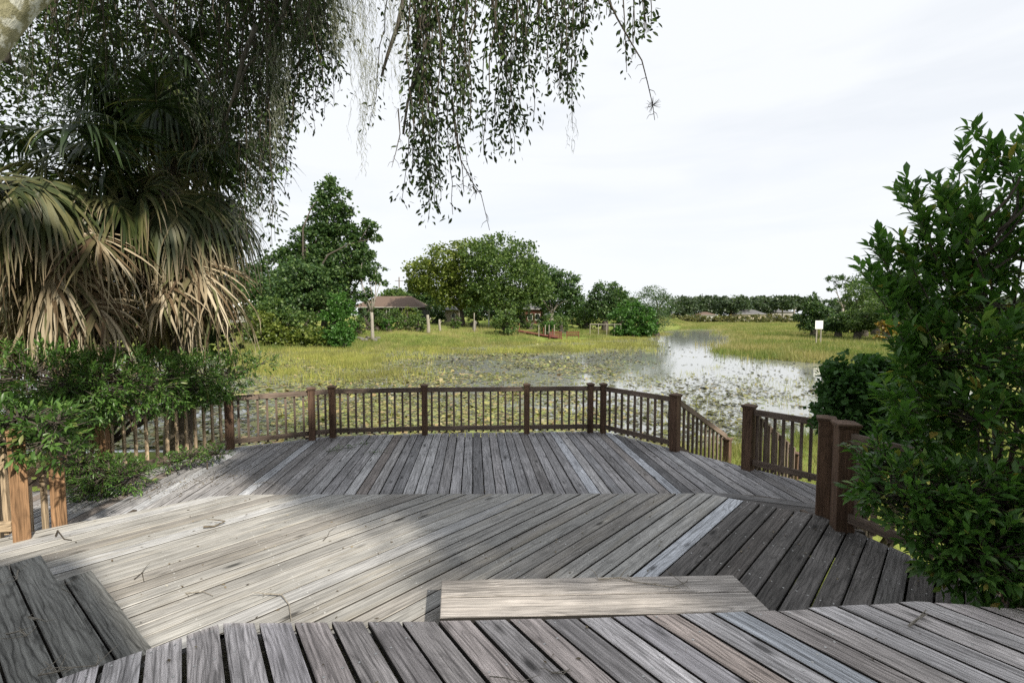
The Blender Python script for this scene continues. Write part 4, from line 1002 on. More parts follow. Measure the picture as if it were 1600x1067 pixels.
V, Fc = scatter(hexT, np.array([range(6)]), np.stack([x2, y2, .02 + .03 * r.random(n2)], 1), np.stack([xa2, np.cross(d2, xa2), d2], 2), r.lognormal(-2.9, .4, n2))
tag(npobj('floating_leaves', V, Fc, L_paddark), 'dark small floating leaves scattered over the brighter open water', 'floating leaves', kind='stuff')
BLADE = (np.array([(-.5, 0, 0), (.5, 0, 0), (0, 0, 1)], float), np.array([(0, 1, 2)]))
def tufts(name, x, y, per, hgt, wid, mat, label, cat, r, z=None, spread=.18, lean=.3):
    n = len(x); X = np.repeat(x, per) + r.normal(0, spread, n * per); Y_ = np.repeat(y, per) + r.normal(0, spread, n * per)
    H = np.repeat(hgt, per) * r.uniform(.55, 1.2, n * per)
    Z = (height(X, Y_) if z is None else np.full(len(X), z)) - .02; Z = np.maximum(Z, -.08)
    az = r.uniform(0, 2 * pi, n * per); W = wid * r.uniform(.6, 1.4, n * per)
    V = np.empty((n * per, 3, 3)); dx, dy = np.cos(az) * W / 2, np.sin(az) * W / 2
    V[:, 0] = np.stack([X - dx, Y_ - dy, Z], 1); V[:, 1] = np.stack([X + dx, Y_ + dy, Z], 1)
    V[:, 2] = np.stack([X + r.normal(0, lean, n * per) * H, Y_ + r.normal(0, lean, n * per) * H, Z + H], 1)
    return tag(npobj(name, V.reshape(-1, 3), np.arange(n * per * 3).reshape(-1, 3), mat), label, cat, kind='stuff')
# emergent reeds in the left half of the lake
N = 64000; y = 19 + 50 * r.random(N) ** .9; x = -y * r.uniform(-.36, .62, N); pxx = 800 + F * x / y
dn = smooth((720 - pxx) / 200) * smooth((y - 21) / 6) + .75 * smooth((y - 37) / 6) * smooth((1050 - pxx) / 70)
k = inlake(x, y, -.5) & (r.random(N) < dn * (.12 + .88 * smooth((fbm(x, y, .42, 8) + .12) / .4)))
tufts('marsh_reeds', x[k], y[k], 6, .20 + .28 * r.random(k.sum()), .035, L_reed, 'yellow green reeds growing in the shallow left half of the lake', 'reeds', r, z=0)
# sparse reeds among the pads near the rail
N = 2600; y = 11.5 + 18 * r.random(N); x = y * r.uniform(-.6, .75, N); k = inlake(x, y, 0) & (fbm(x, y, .7, 12) > .12)
tufts('sparse_reeds', x[k], y[k], 4, .12 + .2 * r.random(k.sum()), .02, L_reed, 'sparse thin reeds standing among the lily pads', 'reeds', r, z=0)
# marsh grass: right bank, channel edges and far marsh
N = 125000; y = 22 + 195 * r.random(N) ** 1.5; x = y * (.05 + 1.75 * r.random(N) ** 1.35); dd = sdist(x, y)
k = (dd > -1.2 + .9 * fbm(x, y, .3, 15)) & ~((.40 * y - x > .03 * y) & (y < 120))
tufts('marsh_grass', x[k], y[k], 6, (.28 + .35 * r.random(k.sum())) * (1 + .15 * fbm(x[k], y[k], .2, 4)), .05, L_marsh, 'tall green and straw marsh grass on the right bank and far flat', 'grass', r, spread=.3)
N = 1500; y = 24 + 80 * r.random(N); x = y * r.uniform(.1, 1.0, N); dd = sdist(x, y); k = (np.abs(dd) < 2.5 + 4 * fbm(x, y, .25, 44)) & ~((.40 * y - x > .03 * y) & (y < 120))
tufts('tall_sedge', x[k], y[k], 16, .5 + .5 * r.random(k.sum()), .05, L_marsh, 'clumps of taller sedge along the channel edge', 'sedge', r, spread=.3, lean=.22)
# shoreline grass of the lawn and around the stair
N = 52000; y = 38 + 46 * r.random(N); x = -y * r.uniform(-.35, .65, N); dd = sdist(x, y)
k = (dd > -1.5) & (dd < 3 + 34 * (r.random(N) ** 1.6)) & (r.random(N) < .7) & ~((x > 3) & (x < 10.5) & (y > 55) & (y < 64)) & ~((x > 14) & (x < 22) & (y > 62) & (y < 71))
tufts('shore_grass', x[k], y[k], 5, .16 + .5 * r.random(k.sum()) ** 2.5, .04, L_marsh, 'tufted grass along the far lawn shore', 'grass', r, spread=.25)
N = 9000; x = r.uniform(2.6, 14, N); y = r.uniform(6, 20, N); k = (sdist(x, y) > -.8) & ((x - 3.6) * .638 + (y - 7.2) * .77 - 0.2 > -1.2) & ((x - 3.0) * .77 + (y - 7.2) * .638 > .5)
tufts('near_grass', x[k], y[k], 9, .10 + .22 * r.random(k.sum()), .012, L_marsh, 'bright grass at the foot of the deck stair', 'grass', r, spread=.09)

# ------------------------------------------------------------------ palms
def frond(base, d, pet, seglen, nseg, grav, r, dead=False, w0=.044):
    """fan frond: petiole, then segments radiating from its tip; returns verts, quads"""
    d = np.array(d, float) / np.linalg.norm(d); p = np.array(base, float); pts = [p.copy()]; dd = d.copy()
    for k in range(6):
        dd = dd + np.array([0, 0, -grav * .11]); dd /= np.linalg.norm(dd); p = p + dd * pet / 6; pts.append(p.copy())
    V, Q, UVv = [], [], []
    sx = np.cross(dd, [0, 0, 1.0]); sx = sx / np.linalg.norm(sx) if np.linalg.norm(sx) > .05 else np.array([1.0, 0, 0])
    a_ = r.uniform(-.5, .5); up = np.cross(sx, dd); sx, up = sx * cos(a_) + up * sin(a_), up * cos(a_) - sx * sin(a_)
    # petiole ribbon, crossed
    for ax in (sx, up):
        i0 = len(V)
        for q in pts: V.append(q - ax * .012); V.append(q + ax * .012)
        for k in range(6): Q.append((i0 + 2 * k, i0 + 2 * k + 1, i0 + 2 * k + 3, i0 + 2 * k + 2))
    fold = .75 if dead else .28
    for s_ in range(nseg):
        th = (s_ / (nseg - 1) * 2 - 1) * (2.2 if not dead else 1.5) + r.normal(0, .03)
        sd_ = cos(th) * dd + sin(th) * (sx * cos(fold) - up * sin(fold) * abs(sin(th)) * (1 if not dead else .6))
        L = seglen * (.62 + .38 * cos(th * .6)) * r.uniform(.85, 1.1)
        q = pts[-1] + dd * (.18 * cos(th) if abs(th) < 1.5 else 0); dr = sd_ / np.linalg.norm(sd_)
        ax = np.cross(dr, up if abs(th) < 2.4 else sx); ax /= np.linalg.norm(ax) + 1e-9
        g = grav * r.uniform(.7, 1.3); i0 = len(V); ns = 6; tw = r.normal(0, .45, 3) * (1 if dead else .3); jit = .11 if dead else .05; side_ = r.normal(0, .13 if dead else .03, 2)
        for k in range(ns):
            t = k / (ns - 1); wd = w0 * (.55 + .8 * t if t < .35 else .83 * (1 - t) / .65 + .06) * (1 if not dead else .8)
            ax2 = ax + tw * t; ax2 /= np.linalg.norm(ax2)
            V.append(q - ax2 * wd / 2); V.append(q + ax2 * wd / 2)
            dr = dr + np.array([r.normal(0, jit) + side_[0] * (t - .3), r.normal(0, jit) + side_[1] * (t - .3), -g * (.10 + .42 * t)]) * (1.0 if not dead else 1.15); dr /= np.linalg.norm(dr)
            q = q + dr * L / (ns - 1)
        for k in range(ns - 1): Q.append((i0 + 2 * k, i0 + 2 * k + 1, i0 + 2 * k + 3, i0 + 2 * k + 2))
    Q = np.array(Q); tv = np.zeros(len(V)); o_ = 28
    tv[o_:] = np.repeat(np.tile(np.arange(6) / 5, nseg), 2)
    return np.array(V), Q, np.stack([np.zeros(Q.size), tv[Q.ravel()]], 1)
def palm(label, crown, base, ngreen, ndead, seed, scale=1.0, tips=True):
    r = np.random.default_rng(seed); crown = np.array(crown, float); base = np.array(base, float)
    o = empty('cabbage_palm', base); tag(o, label, 'palm', 'cabbage palms at the left of the deck')
    s = np.linspace(0, 1, 9)[:, None]; pts = base * (1 - s) + (crown - np.array([0, 0, .28])) * s + np.sin(s * pi) * np.array([.12, .05, 0])
    mb = MB(); mb.tube(pts, .17 + .02 * np.sin(np.arange(9) * 2.1), 12); mb.build('trunk', B_palm, o, True)
    for k in range(ngreen):
        az = k * 2.399 + r.uniform(-.3, .3); el = r.uniform(-.55, 1.1) if k % 2 else r.uniform(-.75, .1)
        d = np.array([cos(az) * cos(el), sin(az) * cos(el), sin(el)])
        low_ = el < .15
        V, Q, U = frond(crown + d * .15, d, r.uniform(.42, .75) * scale, r.uniform(.7, 1.0) * scale, 34, r.uniform(.7, 1.3) + (.9 if el < .2 else 0), r, False, .058)
        npobj('frond', V, Q, L_palmtip if low_ and tips else L_palm, o, uv=U)
    for k in range(ndead):
        az = k * 2.399 + r.uniform(-.4, .4); el = r.uniform(-1.15, -.25)
        d = np.array([cos(az) * cos(el), sin(az) * cos(el), sin(el)])
        V, Q, U = frond(crown - np.array([0, 0, .3 + 1.4 * r.random()]) + d * .15, d, r.uniform(.3, .6) * scale, r.uniform(.65, 1.0) * scale, 26, r.uniform(.7, 2.0), r, True, .06)
        npobj('dead_frond', V, Q, L_palmdead, o, uv=U)
cL = at(75, 255, 6.0); palm('cabbage palm at the left edge with a shaggy skirt of tan dead fronds', cL, (cL[0] - .15, cL[1] + .1, .2), 33, 34, 701, 1.15)
cR = at(268, 270, 7.2); palm('cabbage palm right of the edge palm, its hanging skirt reaching over the bushes', cR, (cR[0] - .3, cR[1] + .2, .2), 35, 36, 702, 1.25)
cU = at(250, 105, 8.2); palm('dark taller cabbage palm half lost in the oak leaves above', cU, (cU[0] - .3, cU[1] + .3, .2), 30, 10, 703, 1.5, False)

# ------------------------------------------------------------------ live oak overhead
oak = empty('live_oak', (-9.6, 2.6, .2)); tag(oak, 'live oak whose leafy branches hang down across the top of the view', 'tree')
mb = MB(); r = np.random.default_rng(80)
s = np.linspace(0, 1, 7)[:, None]
mb.tube(np.array([-9.6, 2.6, -.1]) * (1 - s) + np.array([-8.6, 2.8, 5.6]) * s, np.linspace(.55, .42, 7), 12)
mb.tube([(-8.6, 2.8, 5.6), (-7.0, 3.0, 6.8), (-4.4, 3.2, 7.8), (-2.0, 4.0, 8.4), (.6, 5.2, 8.9), (2.6, 6.2, 8.8)], [.36, .32, .26, .2, .14, .06], 10)
mb.tube([(-8.6, 2.8, 5.6), (-7.8, 4.4, 7.4), (-6.2, 6.2, 8.8), (-4.4, 7.8, 9.6)], [.34, .26, .18, .08], 10)
mb.tube([(-8.6, 2.8, 5.6), (-6, 1.6, 8.2), (-1, -.2, 9.6), (3.5, -1.2, 9.6), (6.5, -2, 9.5), (8.6, -3.6, 9.5)], [.36, .3, .24, .18, .12, .05], 10)  # unseen limb, routed to carry the shading canopy lobes
mb.build('trunk', B_oak, oak, True)
mb = MB(); a = at(-70, 60, 2.9); b_ = at(0, -12, 3.0); c_ = at(90, -90, 3.2)
mb.tube([at(-160, 230, 2.8), at(-90, 120, 2.85), a, b_, c_, at(190, -170, 3.5)], [.26, .23, .2, .175, .165, .15], 16)
mb.build('limb', B_lichen, oak, True)
for pl in ([(215, -30, 5.6), (243, 20, 5.6), (275, 55, 5.6), (305, 92, 5.7), (330, 130, 5.8)], [(455, -40, 6.3), (440, 30, 6.3), (415, 75, 6.3), (385, 105, 6.2), (365, 160, 6.2)], [(400, 40, 6), (380, 90, 6), (368, 140, 6), (352, 190, 6)],
           [(640, -40, 5.2), (622, 40, 5.2), (606, 85, 5.2), (596, 120, 5.2)], [(670, -30, 5.3), (662, 40, 5.3), (668, 60, 5.3), (650, 120, 5.3), (637, 160, 5.3), (630, 210, 5.3)], [(0, 85, 3.4), (12, 100, 3.4), (8, 60, 3.4), (4, 30, 3.4)]):
    mb = MB(); pts = np.array([at(*q) for q in pl]); mb.tube(pts, np.linspace(.032, .012, len(pts)), 7); mb.build('branch', B_oak, oak, True)
def hang(x0, x1, ybot, n, Yr, seed, ytop=-60, leaf=.058, gapy=6.0, drift=18, side=.07, tips=True, fill=1.0):
    """leafy strings hanging from above the view down to ybot(px)"""
    r = np.random.default_rng(seed); T = MB(); P, D = [], []
    n = int(n * 1.25); gapy *= .66; leaf *= 1.34; side *= 1.2
    for k in range(n):
        px = r.uniform(x0, x1); Y = r.uniform(*Yr); yb = ybot(px) * r.uniform(.70, 1.0) if callable(ybot) else ybot * r.uniform(.6, 1)
        if r.random() < .25: yb = ytop + (yb - ytop) * r.uniform(.3, .8)
        m = max(4, int((yb - ytop) / 22)); xs = px + np.cumsum(r.normal(0, drift / m ** .5 * .6, m)) + r.normal(0, drift) * np.linspace(0, 1, m)
        ys = np.linspace(ytop, yb, m); Yv = Y + np.cumsum(r.normal(0, .03, m))
        pts = np.array([at(a, b, c) for a, b, c in zip(xs, ys, Yv)])
        T.tube(pts, np.linspace(.0095, .003, m), 4, caps=False)
        seg = np.linalg.norm(np.diff(pts, axis=0), axis=1).sum(); nl = int(seg / (gapy * Y / F) * fill)
        t = r.random(nl) ** .85 * (m - 1.001); i = t.astype(int); f = (t - i)[:, None]
        q = pts[i] * (1 - f) + pts[i + 1] * f
        # side twiglets: group the leaves round short shoots
        sh = rdir(nl, r) * side * r.random((nl, 1)) ** .5; sh[:, 2] = -abs(sh[:, 2]) * .8
        P.append(q + sh); D.append(nrmz(sh / side + rdir(nl, r) * .7 + np.array([0, 0, -.55])))
    P = np.concatenate(P); D = np.concatenate(D); nn = len(P)
    V, Fc = scatter(*LEAF5, P, frames(D, r.uniform(-1.5, 1.5, nn)), leaf * r.uniform(.55, 1.2, nn))
    o = npobj('hanging_branch', V, Fc, L_oak, oak)
    T.build('twigs', B_twigd, o)
LEAF5 = (np.array([(0, 0, 0), (.17, .3, .03), (.19, .65, .02), (0, 1, -.05), (-.19, .65, .02), (-.17, .3, .03)], float), np.array([(0, 1, 2, 3), (0, 3, 4, 5)]))
ip = lambda xs, ys: (lambda p: float(np.interp(p, xs, ys)))
hang(-20, 130, ip([0, 130], [190, 210]), 30, (7.0, 9.8), 801, side=.12, gapy=7)
hang(120, 260, ip([120, 260], [210, 230]), 30, (7.4, 9.8), 802, side=.12, gapy=7)
hang(250, 360, ip([250, 360], [240, 330]), 30, (7.4, 9.6), 803, side=.13, gapy=7)
hang(60, 200, ip([60, 200], [150, 180]), 16, (6.0, 7.0), 831, side=.12, gapy=6)
hang(190, 350, ip([190, 350], [170, 240]), 18, (6.2, 7.0), 832, side=.12, gapy=6)
hang(340, 440, ip([340, 400, 440], [370, 400, 360]), 46, (6.0, 8.5), 804, side=.13, gapy=6)
hang(420, 500, ip([420, 470, 500], [330, 230, 170]), 40, (6.0, 8.0), 805, side=.13, gapy=5.5)
hang(470, 522, ip([470, 522], [160, 120]), 26, (5.5, 7.5), 806, side=.12, gapy=5)
hang(605, 680, ip([605, 650, 680], [200, 300, 365]), 15, (5.0, 6.2), 807, side=.12, gapy=4.5)
hang(660, 740, ip([660, 690, 740], [350, 360, 250]), 16, (5.0, 6.2), 808, side=.12, gapy=4.5)
hang(720, 822, ip([720, 790, 822], [210, 260, 210]), 18, (5.0, 6.2), 809, side=.13, gapy=4.8)
hang(790, 850, ip([790, 830, 850], [110, 120, 90]), 9, (5.0, 6.0), 810, side=.09, gapy=4.5, drift=10)
hang(830, 912, ip([830, 880, 912], [130, 175, 165]), 14, (5.0, 6.0), 811, side=.11, gapy=4.5, drift=10)
hang(900, 945, ip([900, 945], [55, 30]), 7, (5.0, 6.0), 812, side=.09, gapy=5, drift=8)
hang(975, 1022, ip([975, 1022], [115, 40]), 6, (5.0, 5.6), 813, side=.07, gapy=5, drift=8)
def bare_twig(pl, r0, seed, tuft=False):
    r = np.random.default_rng(seed); pts = np.array([at(*q) for q in pl]); mb = MB(); mb.tube(pts, np.linspace(r0, r0 * .3, len(pts)), 5)
    for k in range(len(pts) * 2):
        t = r.random() * (len(pts) - 1.01); i = int(t); q = pts[i] * (1 - t + i) + pts[i + 1] * (t - i); d = rdir(1, r)[0] * [1, .4, 1]; d[2] = -abs(d[2])
        mb.tube([q, q + d * .06, q + d * .09 + np.array([0, 0, -.04])], [r0 * .35, r0 * .25, r0 * .12], 4)
    if tuft:
        for k in range(26): d = rdir(1, r)[0]; mb.tube([pts[-2], pts[-2] + d * .09], [.003, .001], 3)
    mb.build('bare_twig', B_twigd, oak)
bare_twig([(948, -5, 5.2), (965, 30, 5.2), (985, 65, 5.2), (1003, 95, 5.2), (1012, 130, 5.2), (1020, 165, 5.2), (1023, 188, 5.2)], .011, 820, True)
bare_twig([(706, 150, 5.3), (712, 200, 5.3), (720, 250, 5.3), (738, 285, 5.3), (752, 305, 5.3), (765, 360, 5.3)], .010, 821)
bare_twig([(706, 150, 5.3), (712, 215, 5.35), (722, 260, 5.35), (725, 300, 5.35)], .010, 822)
bare_twig([(622, 170, 5.2), (625, 210, 5.2), (618, 240, 5.2), (612, 262, 5.2)], .008, 823)
bare_twig([(896, 0, 5.1), (894, 60, 5.1), (893, 140, 5.1), (895, 205, 5.1)], .006, 824)
# unseen canopy lobes, placed above and behind the view to shade decks and palms
r = np.random.default_rng(90)
shade_lobes = [(4.9, -2.1, 9.5, 1.5, 1.3, .6), (6.4, -3.5, 9.5, 1.4, 1.2, .6), (8.2, -4.1, 9.5, 1.5, 1.2, .6), (6.8, -1.6, 9.5, 1.8, 1.6, .7), (4.6, -.2, 9.6, 1.8, 1.4, .6), (9.2, -2.2, 9.6, 1.6, 1.6, .6), (8.0, .4, 9.7, 1.8, 1.4, .6), (2.8, -.9, 9.4, .9, .9, .4), (-3.9, 5.9, 9.9, 1.6, 1.2, .5), (-2.2, 2.4, 9.9, 1.7, 1.3, .5), (-.9, 3.4, 10, 1.2, 1.1, .4)]
foliage('crown', shade_lobes, 28000, .30, L_oak, oak, 91, LEAFW, 10, .05, .2)
wall_l = [nl_(x_, y_, Y_, rx_, ry_) for x_, y_, Y_, rx_, ry_ in ((40, 70, 9.0, 110, 90), (170, 60, 9.4, 100, 80), (290, 50, 9.0, 90, 80), (400, 40, 8.6, 80, 60), (470, 30, 8.4, 45, 50), (120, 180, 9.6, 120, 70), (330, 160, 9.4, 80, 60), (420, 150, 8.6, 40, 80), (-60, 180, 8.6, 100, 120))]
foliage('crown', wall_l, 9000, .125, L_oak, oak, 92, LEAF2, 12, .2, .2)

# spanish moss
def moss(px, w_, y0, y1, n, Y, seed, label, width=.0055):
    r = np.random.default_rng(seed); V, Q = [], []
    p0 = at(px, y0, Y)
    for k in range(n):
        Yk = Y + r.normal(0, .08); x = px + r.normal(0, w_ / 2); y = y0 + r.uniform(-20, 25); ye = y0 + (y1 - y0) * r.beta(2.2, 1.5); m = max(5, int((ye - y) / 6)); i0 = len(V)
        for j in range(m):
            t = j / (m - 1); q = at(x, y + (ye - y) * t, Yk); wd = width * (1 - .6 * t)
            a_ = r.uniform(0, pi); ax = np.array([cos(a_), sin(a_) * .4, r.normal(0, .3)]) * wd / 2
            V.append(q - ax); V.append(q + ax); x += r.normal(0, 2.2) + .12 * (px - x) * t
        for j in range(m - 1): Q.append((i0 + 2 * j, i0 + 2 * j + 1, i0 + 2 * j + 3, i0 + 2 * j + 2))
        for j in range(2, m - 1):         # curly side hairs
            if r.random() < .8:
                q = (V[i0 + 2 * j] + V[i0 + 2 * j + 1]) / 2; d = np.array([r.normal(0, 1), r.normal(0, .5), -.9]); d /= np.linalg.norm(d); L = r.uniform(.025, .075)
                c1 = q + d * L * .6; d2 = d + np.array([-d[0] * .9, 0, -.3]); c2 = c1 + d2 / np.linalg.norm(d2) * L * .6; a2 = np.array([.5, .2, .6]) * width * .55
                j0 = len(V); V += [q - a2, q + a2, c1 - a2, c1 + a2, c2 - a2 * .3, c2 + a2 * .3]; Q += [(j0, j0 + 1, j0 + 3, j0 + 2), (j0 + 2, j0 + 3, j0 + 5, j0 + 4)]
    V = np.array(V); o = npobj('spanish_moss', V, np.array(Q), L_moss); tag(o, label, 'moss', 'spanish moss hanging in the oak')
moss(532, 38, -30, 120, 80, 5.6, 901, 'pale thick beard of spanish moss in the gap between the leaf masses')
moss(566, 34, -20, 150, 44, 5.6, 902, 'grey spanish moss right of the pale thick beard')
moss(578, 28, 80, 210, 34, 5.2, 903, 'spanish moss clump on the bare branch below the gap')
moss(563, 14, 140, 290, 12, 5.3, 904, 'longest thin strand of spanish moss dangling in the open sky')
moss(895, 5, 190, 275, 4, 5.1, 905, 'single wisp of spanish moss below the right leaf mass')
moss(405, 34, 190, 340, 34, 6.4, 906, 'grey spanish moss in the leaves above the right palm')
moss(395, 40, 300, 420, 24, 6.6, 907, 'lowest grey spanish moss beside the right palm fronds')
moss(470, 40, -20, 100, 30, 6.0, 908, 'spanish moss woven through the leaves left of the gap')
moss(682, 18, 40, 160, 12, 5.3, 909, 'spanish moss in the middle of the central leaf mass')
moss(625, 24, -20, 190, 18, 5.0, 911, 'spanish moss down the left edge of the central leaf mass')
moss(430, 40, 60, 280, 46, 6.0, 912, 'grey spanish moss veil over the leaves above the tallest far tree')
moss(320, 50, 120, 260, 22, 6.0, 913, 'spanish moss in the dark leaves over the right palm')
moss(40, 20, 80, 200, 12, 4.2, 910, 'spanish moss under the lichen covered limb at the left edge')

# ------------------------------------------------------------------ near shrubs
def sprig(nl, r, L, stem, spread=.9):
    """one leafy shoot along +y: returns leaf offsets, directions"""
    t = (np.arange(nl) + .5) / nl; a = np.arange(nl) * 2.399 + r.uniform(0, 6)
    el = spread * (1 - .55 * t)
    d = np.stack([np.cos(a) * np.sin(el), np.cos(el), np.sin(a) * np.sin(el)], 1)
    return np.stack([0 * t, t * stem, 0 * t], 1), d
def shrub(name, label, cat, base, lobes, nspr, leafL, mat, seed, nl=9, stem=.16, leaf=HERO, tr=.03, shell=.45, upb=.35, out_b=1.0, wood=B_dark, nlimb=None, group=None, shoots=()):
    r = np.random.default_rng(seed); L = np.array(lobes, float)
    o = empty(name, base); tag(o, label, cat, group)
    wt = np.prod(L[:, 3:6], 1) ** (2 / 3); wt /= wt.sum()
    k = r.choice(len(L), nspr, p=wt); d = rdir(nspr, r); rr_ = shell + (1 - shell) * r.random(nspr) ** .55
    P = L[k, :3] + d * rr_[:, None] * L[k, 3:6]
    ax = nrmz(d * out_b + np.array([0, 0, upb]) + rdir(nspr, r) * .45)
    sp, sa = [], []
    for sh in shoots:
        sh = np.asarray(sh); seg = np.linalg.norm(np.diff(sh, axis=0), axis=1).sum(); m = int(seg * .62 / .046)
        t = (.38 + .62 * np.sort(r.random(m)) ** .8) * (len(sh) - 1.001); i_ = t.astype(int); f_ = (t - i_)[:, None]
        q = sh[i_] * (1 - f_) + sh[i_ + 1] * f_; tg = nrmz(sh[i_ + 1] - sh[i_])
        o_ = rdir(m, r) * .10 * r.random((m, 1)) * (1.15 - .8 * t / t.max())[:, None]
        sp.append(q + o_); sa.append(nrmz(tg * .9 + o_ * 7 + rdir(m, r) * .35 + np.array([0, 0, .25])))
    if sp:
        P = np.concatenate([P] + sp); ax = np.concatenate([ax] + sa); k = np.concatenate([k, np.full(len(P) - nspr, -1)]); nspr = len(P)
    Fm = frames(ax, r.uniform(-3.1, 3.1, nspr))
    pp, dd = [], []
    for v in range(6):
        off_, dr = sprig(nl, np.random.default_rng(seed + v), leafL, stem)
        sel = np.where(np.arange(nspr) % 6 == v)[0]
        pp.append((P[sel][:, None] + np.einsum('nij,kj->nki', Fm[sel], off_)).reshape(-1, 3)); dd.append(np.einsum('nij,kj->nki', Fm[sel], dr).reshape(-1, 3))
    pp = np.concatenate(pp); dd = np.concatenate(dd) + r.normal(0, .12, (len(pp), 3)); n = len(pp)
    V, Fc = scatter(*leaf, pp, frames(dd, r.normal(0, .5, n)), leafL * r.uniform(.6, 1.2, n))
    npobj('foliage', V, Fc, mat, o)
    mb = MB(); bz = np.array(base, float); fk = bz + np.array([0, 0, min(1.3, max(.05, (np.mean([l[2] for l in lobes]) - bz[2]) * .5))])
    mb.tube([bz, fk], [tr * 1.7, tr * 1.4], 7); limbs(mb, fk, [l[:3] for l in lobes], r, tr, .035, 8)
    for sh in shoots: mb.tube(sh, np.linspace(.013, .003, len(sh)), 5, caps=False)
    for i in range(0, nspr, max(1, nspr // 420)):
        if k[i] < 0: continue
        c = L[k[i], :3]; mb.tube([c + (P[i] - c) * .25, c + (P[i] - c) * .65 + r.normal(0, .015, 3), P[i] + ax[i] * stem * .8], [.008, .005, .0025], 4, caps=False)
    mb.build('stems', wood, o)
    return o
# big glossy shrub at the right
big = [nl_(1500, 410, 3.7, 34, 24), nl_(1560, 400, 3.7, 44, 34), nl_(1610, 340, 3.7, 26, 40), nl_(1460, 470, 3.6, 34, 22), nl_(1540, 480, 3.6, 60, 40), nl_(1630, 430, 3.5, 50, 70), nl_(1455, 560, 3.4, 34, 36), nl_(1520, 570, 3.3, 66, 56), nl_(1610, 580, 3.2, 70, 70),
       nl_(1452, 635, 3.3, 40, 36), nl_(1530, 660, 3.1, 60, 40), nl_(1610, 690, 3.0, 60, 50)]
rb_ = np.random.default_rng(77); shoots = []
for (tx, ty, Yt) in ((1524, 214, 3.9), (1502, 250, 3.9), (1548, 246, 3.8), (1486, 285, 3.8), (1535, 290, 3.7), (1452, 292, 3.7), (1424, 303, 3.6), (1412, 318, 3.8), (1470, 330, 3.7), (1584, 232, 3.7), (1604, 205, 3.6), (1618, 250, 3.8), (1590, 285, 3.8), (1560, 318, 3.9), (1515, 335, 3.6), (1440, 350, 3.6),
                     (1368, 384, 3.6), (1385, 400, 3.7), (1412, 392, 3.5), (1445, 392, 3.7), (1352, 432, 3.5), (1378, 448, 3.6), (1398, 470, 3.5), (1420, 436, 3.6), (1405, 520, 3.4), (1412, 580, 3.3), (1400, 545, 3.5), (1470, 380, 3.5), (1540, 370, 3.6), (1640, 300, 3.5), (1396, 625, 3.2), (1408, 660, 3.1)):
    tip_ = at(tx, ty, Yt); st_ = at(1545 + rb_.uniform(-14, 14), min(700, ty + rb_.uniform(110, 190) + .35 * (1545 - tx)), 3.55)
    u_ = np.linspace(0, 1, 7)[:, None]; bow = np.array([rb_.normal(0, .05), rb_.normal(0, .08), -.06 - .10 * abs(tip_[0] - st_[0])])
    shoots.append(st_ * (1 - u_) + tip_ * u_ + np.sin(u_ * pi) * bow)
shrub('laurel_tree', 'tall glossy dark green leafy tree filling the right edge behind the railing', 'tree', (3.95, 3.6, .2), big, 520, .112, L_laurel, 1001, 8, .16, tr=.022, shoots=shoots)
low = [nl_(1385, 730, 3.25, 26, 26), nl_(1372, 765, 3.2, 22, 18), nl_(1420, 775, 3.0, 46, 40), nl_(1375, 695, 3.4, 14, 12), nl_(1460, 830, 2.85, 46, 34), nl_(1520, 860, 2.7, 60, 44), nl_(1590, 890, 2.6, 60, 30), nl_(1600, 820, 2.75, 60, 50), nl_(1510, 775, 2.9, 60, 30), nl_(1570, 905, 2.6, 40, 20), nl_(1660, 860, 2.6, 40, 60)]
shrub('laurel_bush', 'lower dark glossy bush spilling over the right end of the middle deck', 'bush', (3.25, 2.85, 1.3), low, 600, .088, L_laurel, 1011, 9, .15, tr=.018)
# dark juniper
jun = [nl_(1345, 600, 5.4, 52, 44), nl_(1330, 620, 5.4, 40, 40), nl_(1375, 610, 5.4, 50, 46), nl_(1345, 660, 5.4, 60, 46), nl_(1390, 680, 5.4, 60, 60), nl_(1320, 600, 5.4, 32, 30)]
jb = np.array([4.3, 5.4, .2]); jo = empty('juniper_bush', jb); tag(jo, 'dense near black green juniper bush beyond the right railing', 'bush')
mb = MB(); limbs(mb, jb, [l[:3] for l in jun], np.random.default_rng(4), .04); mb.build('stems', B_dark, jo)
foliage('foliage', jun, 16000, .062, L_juniper, jo, 1021, LEAFW, 16, .6, .12)
# bushes at the left
lb = [nl_(40, 590, 5.3, 80, 46), nl_(120, 600, 5.6, 80, 48), nl_(200, 600, 6.0, 70, 50), nl_(270, 595, 6.7, 60, 44), nl_(320, 590, 7.2, 50, 40), nl_(365, 580, 7.4, 36, 26), nl_(150, 622, 5.9, 80, 22), nl_(265, 615, 6.9, 64, 20), nl_(340, 602, 7.5, 36, 16), nl_(20, 650, 5.3, 60, 36), nl_(405, 570, 7.4, 20, 10), nl_(90, 650, 5.6, 60, 36)]
shrub('leafy_bush', 'dense green bush leaning over the left lake-side railing under the palms', 'bush', (-6.3, 6.9, .2), lb, 2000, .072, L_bush, 1031, 10, .15, HEROS, tr=.03, upb=.2)
lb2 = [nl_(170, 740, 5.75, 42, 22), nl_(205, 745, 5.75, 26, 16), nl_(145, 765, 5.6, 30, 12), nl_(130, 725, 5.7, 28, 22)]
shrub('leafy_bush', 'low bush sprouting on the lower deck beside the orange posts', 'bush', (-5.0, 5.75, 1.0), lb2, 400, .055, L_bush, 1041, 9, .11, HEROS, tr=.012, upb=.3)
lb3 = [nl_(296, 712, 6.7, 22, 8), nl_(336, 708, 6.9, 20, 7), nl_(268, 722, 6.5, 16, 6)]
shrub('leafy_bush', 'small low sprouts at the foot of the left railing post', 'bush', (-4.6, 6.75, 1.0), lb3, 150, .05, L_bush, 1051, 8, .09, HEROS, tr=.008, upb=.3)
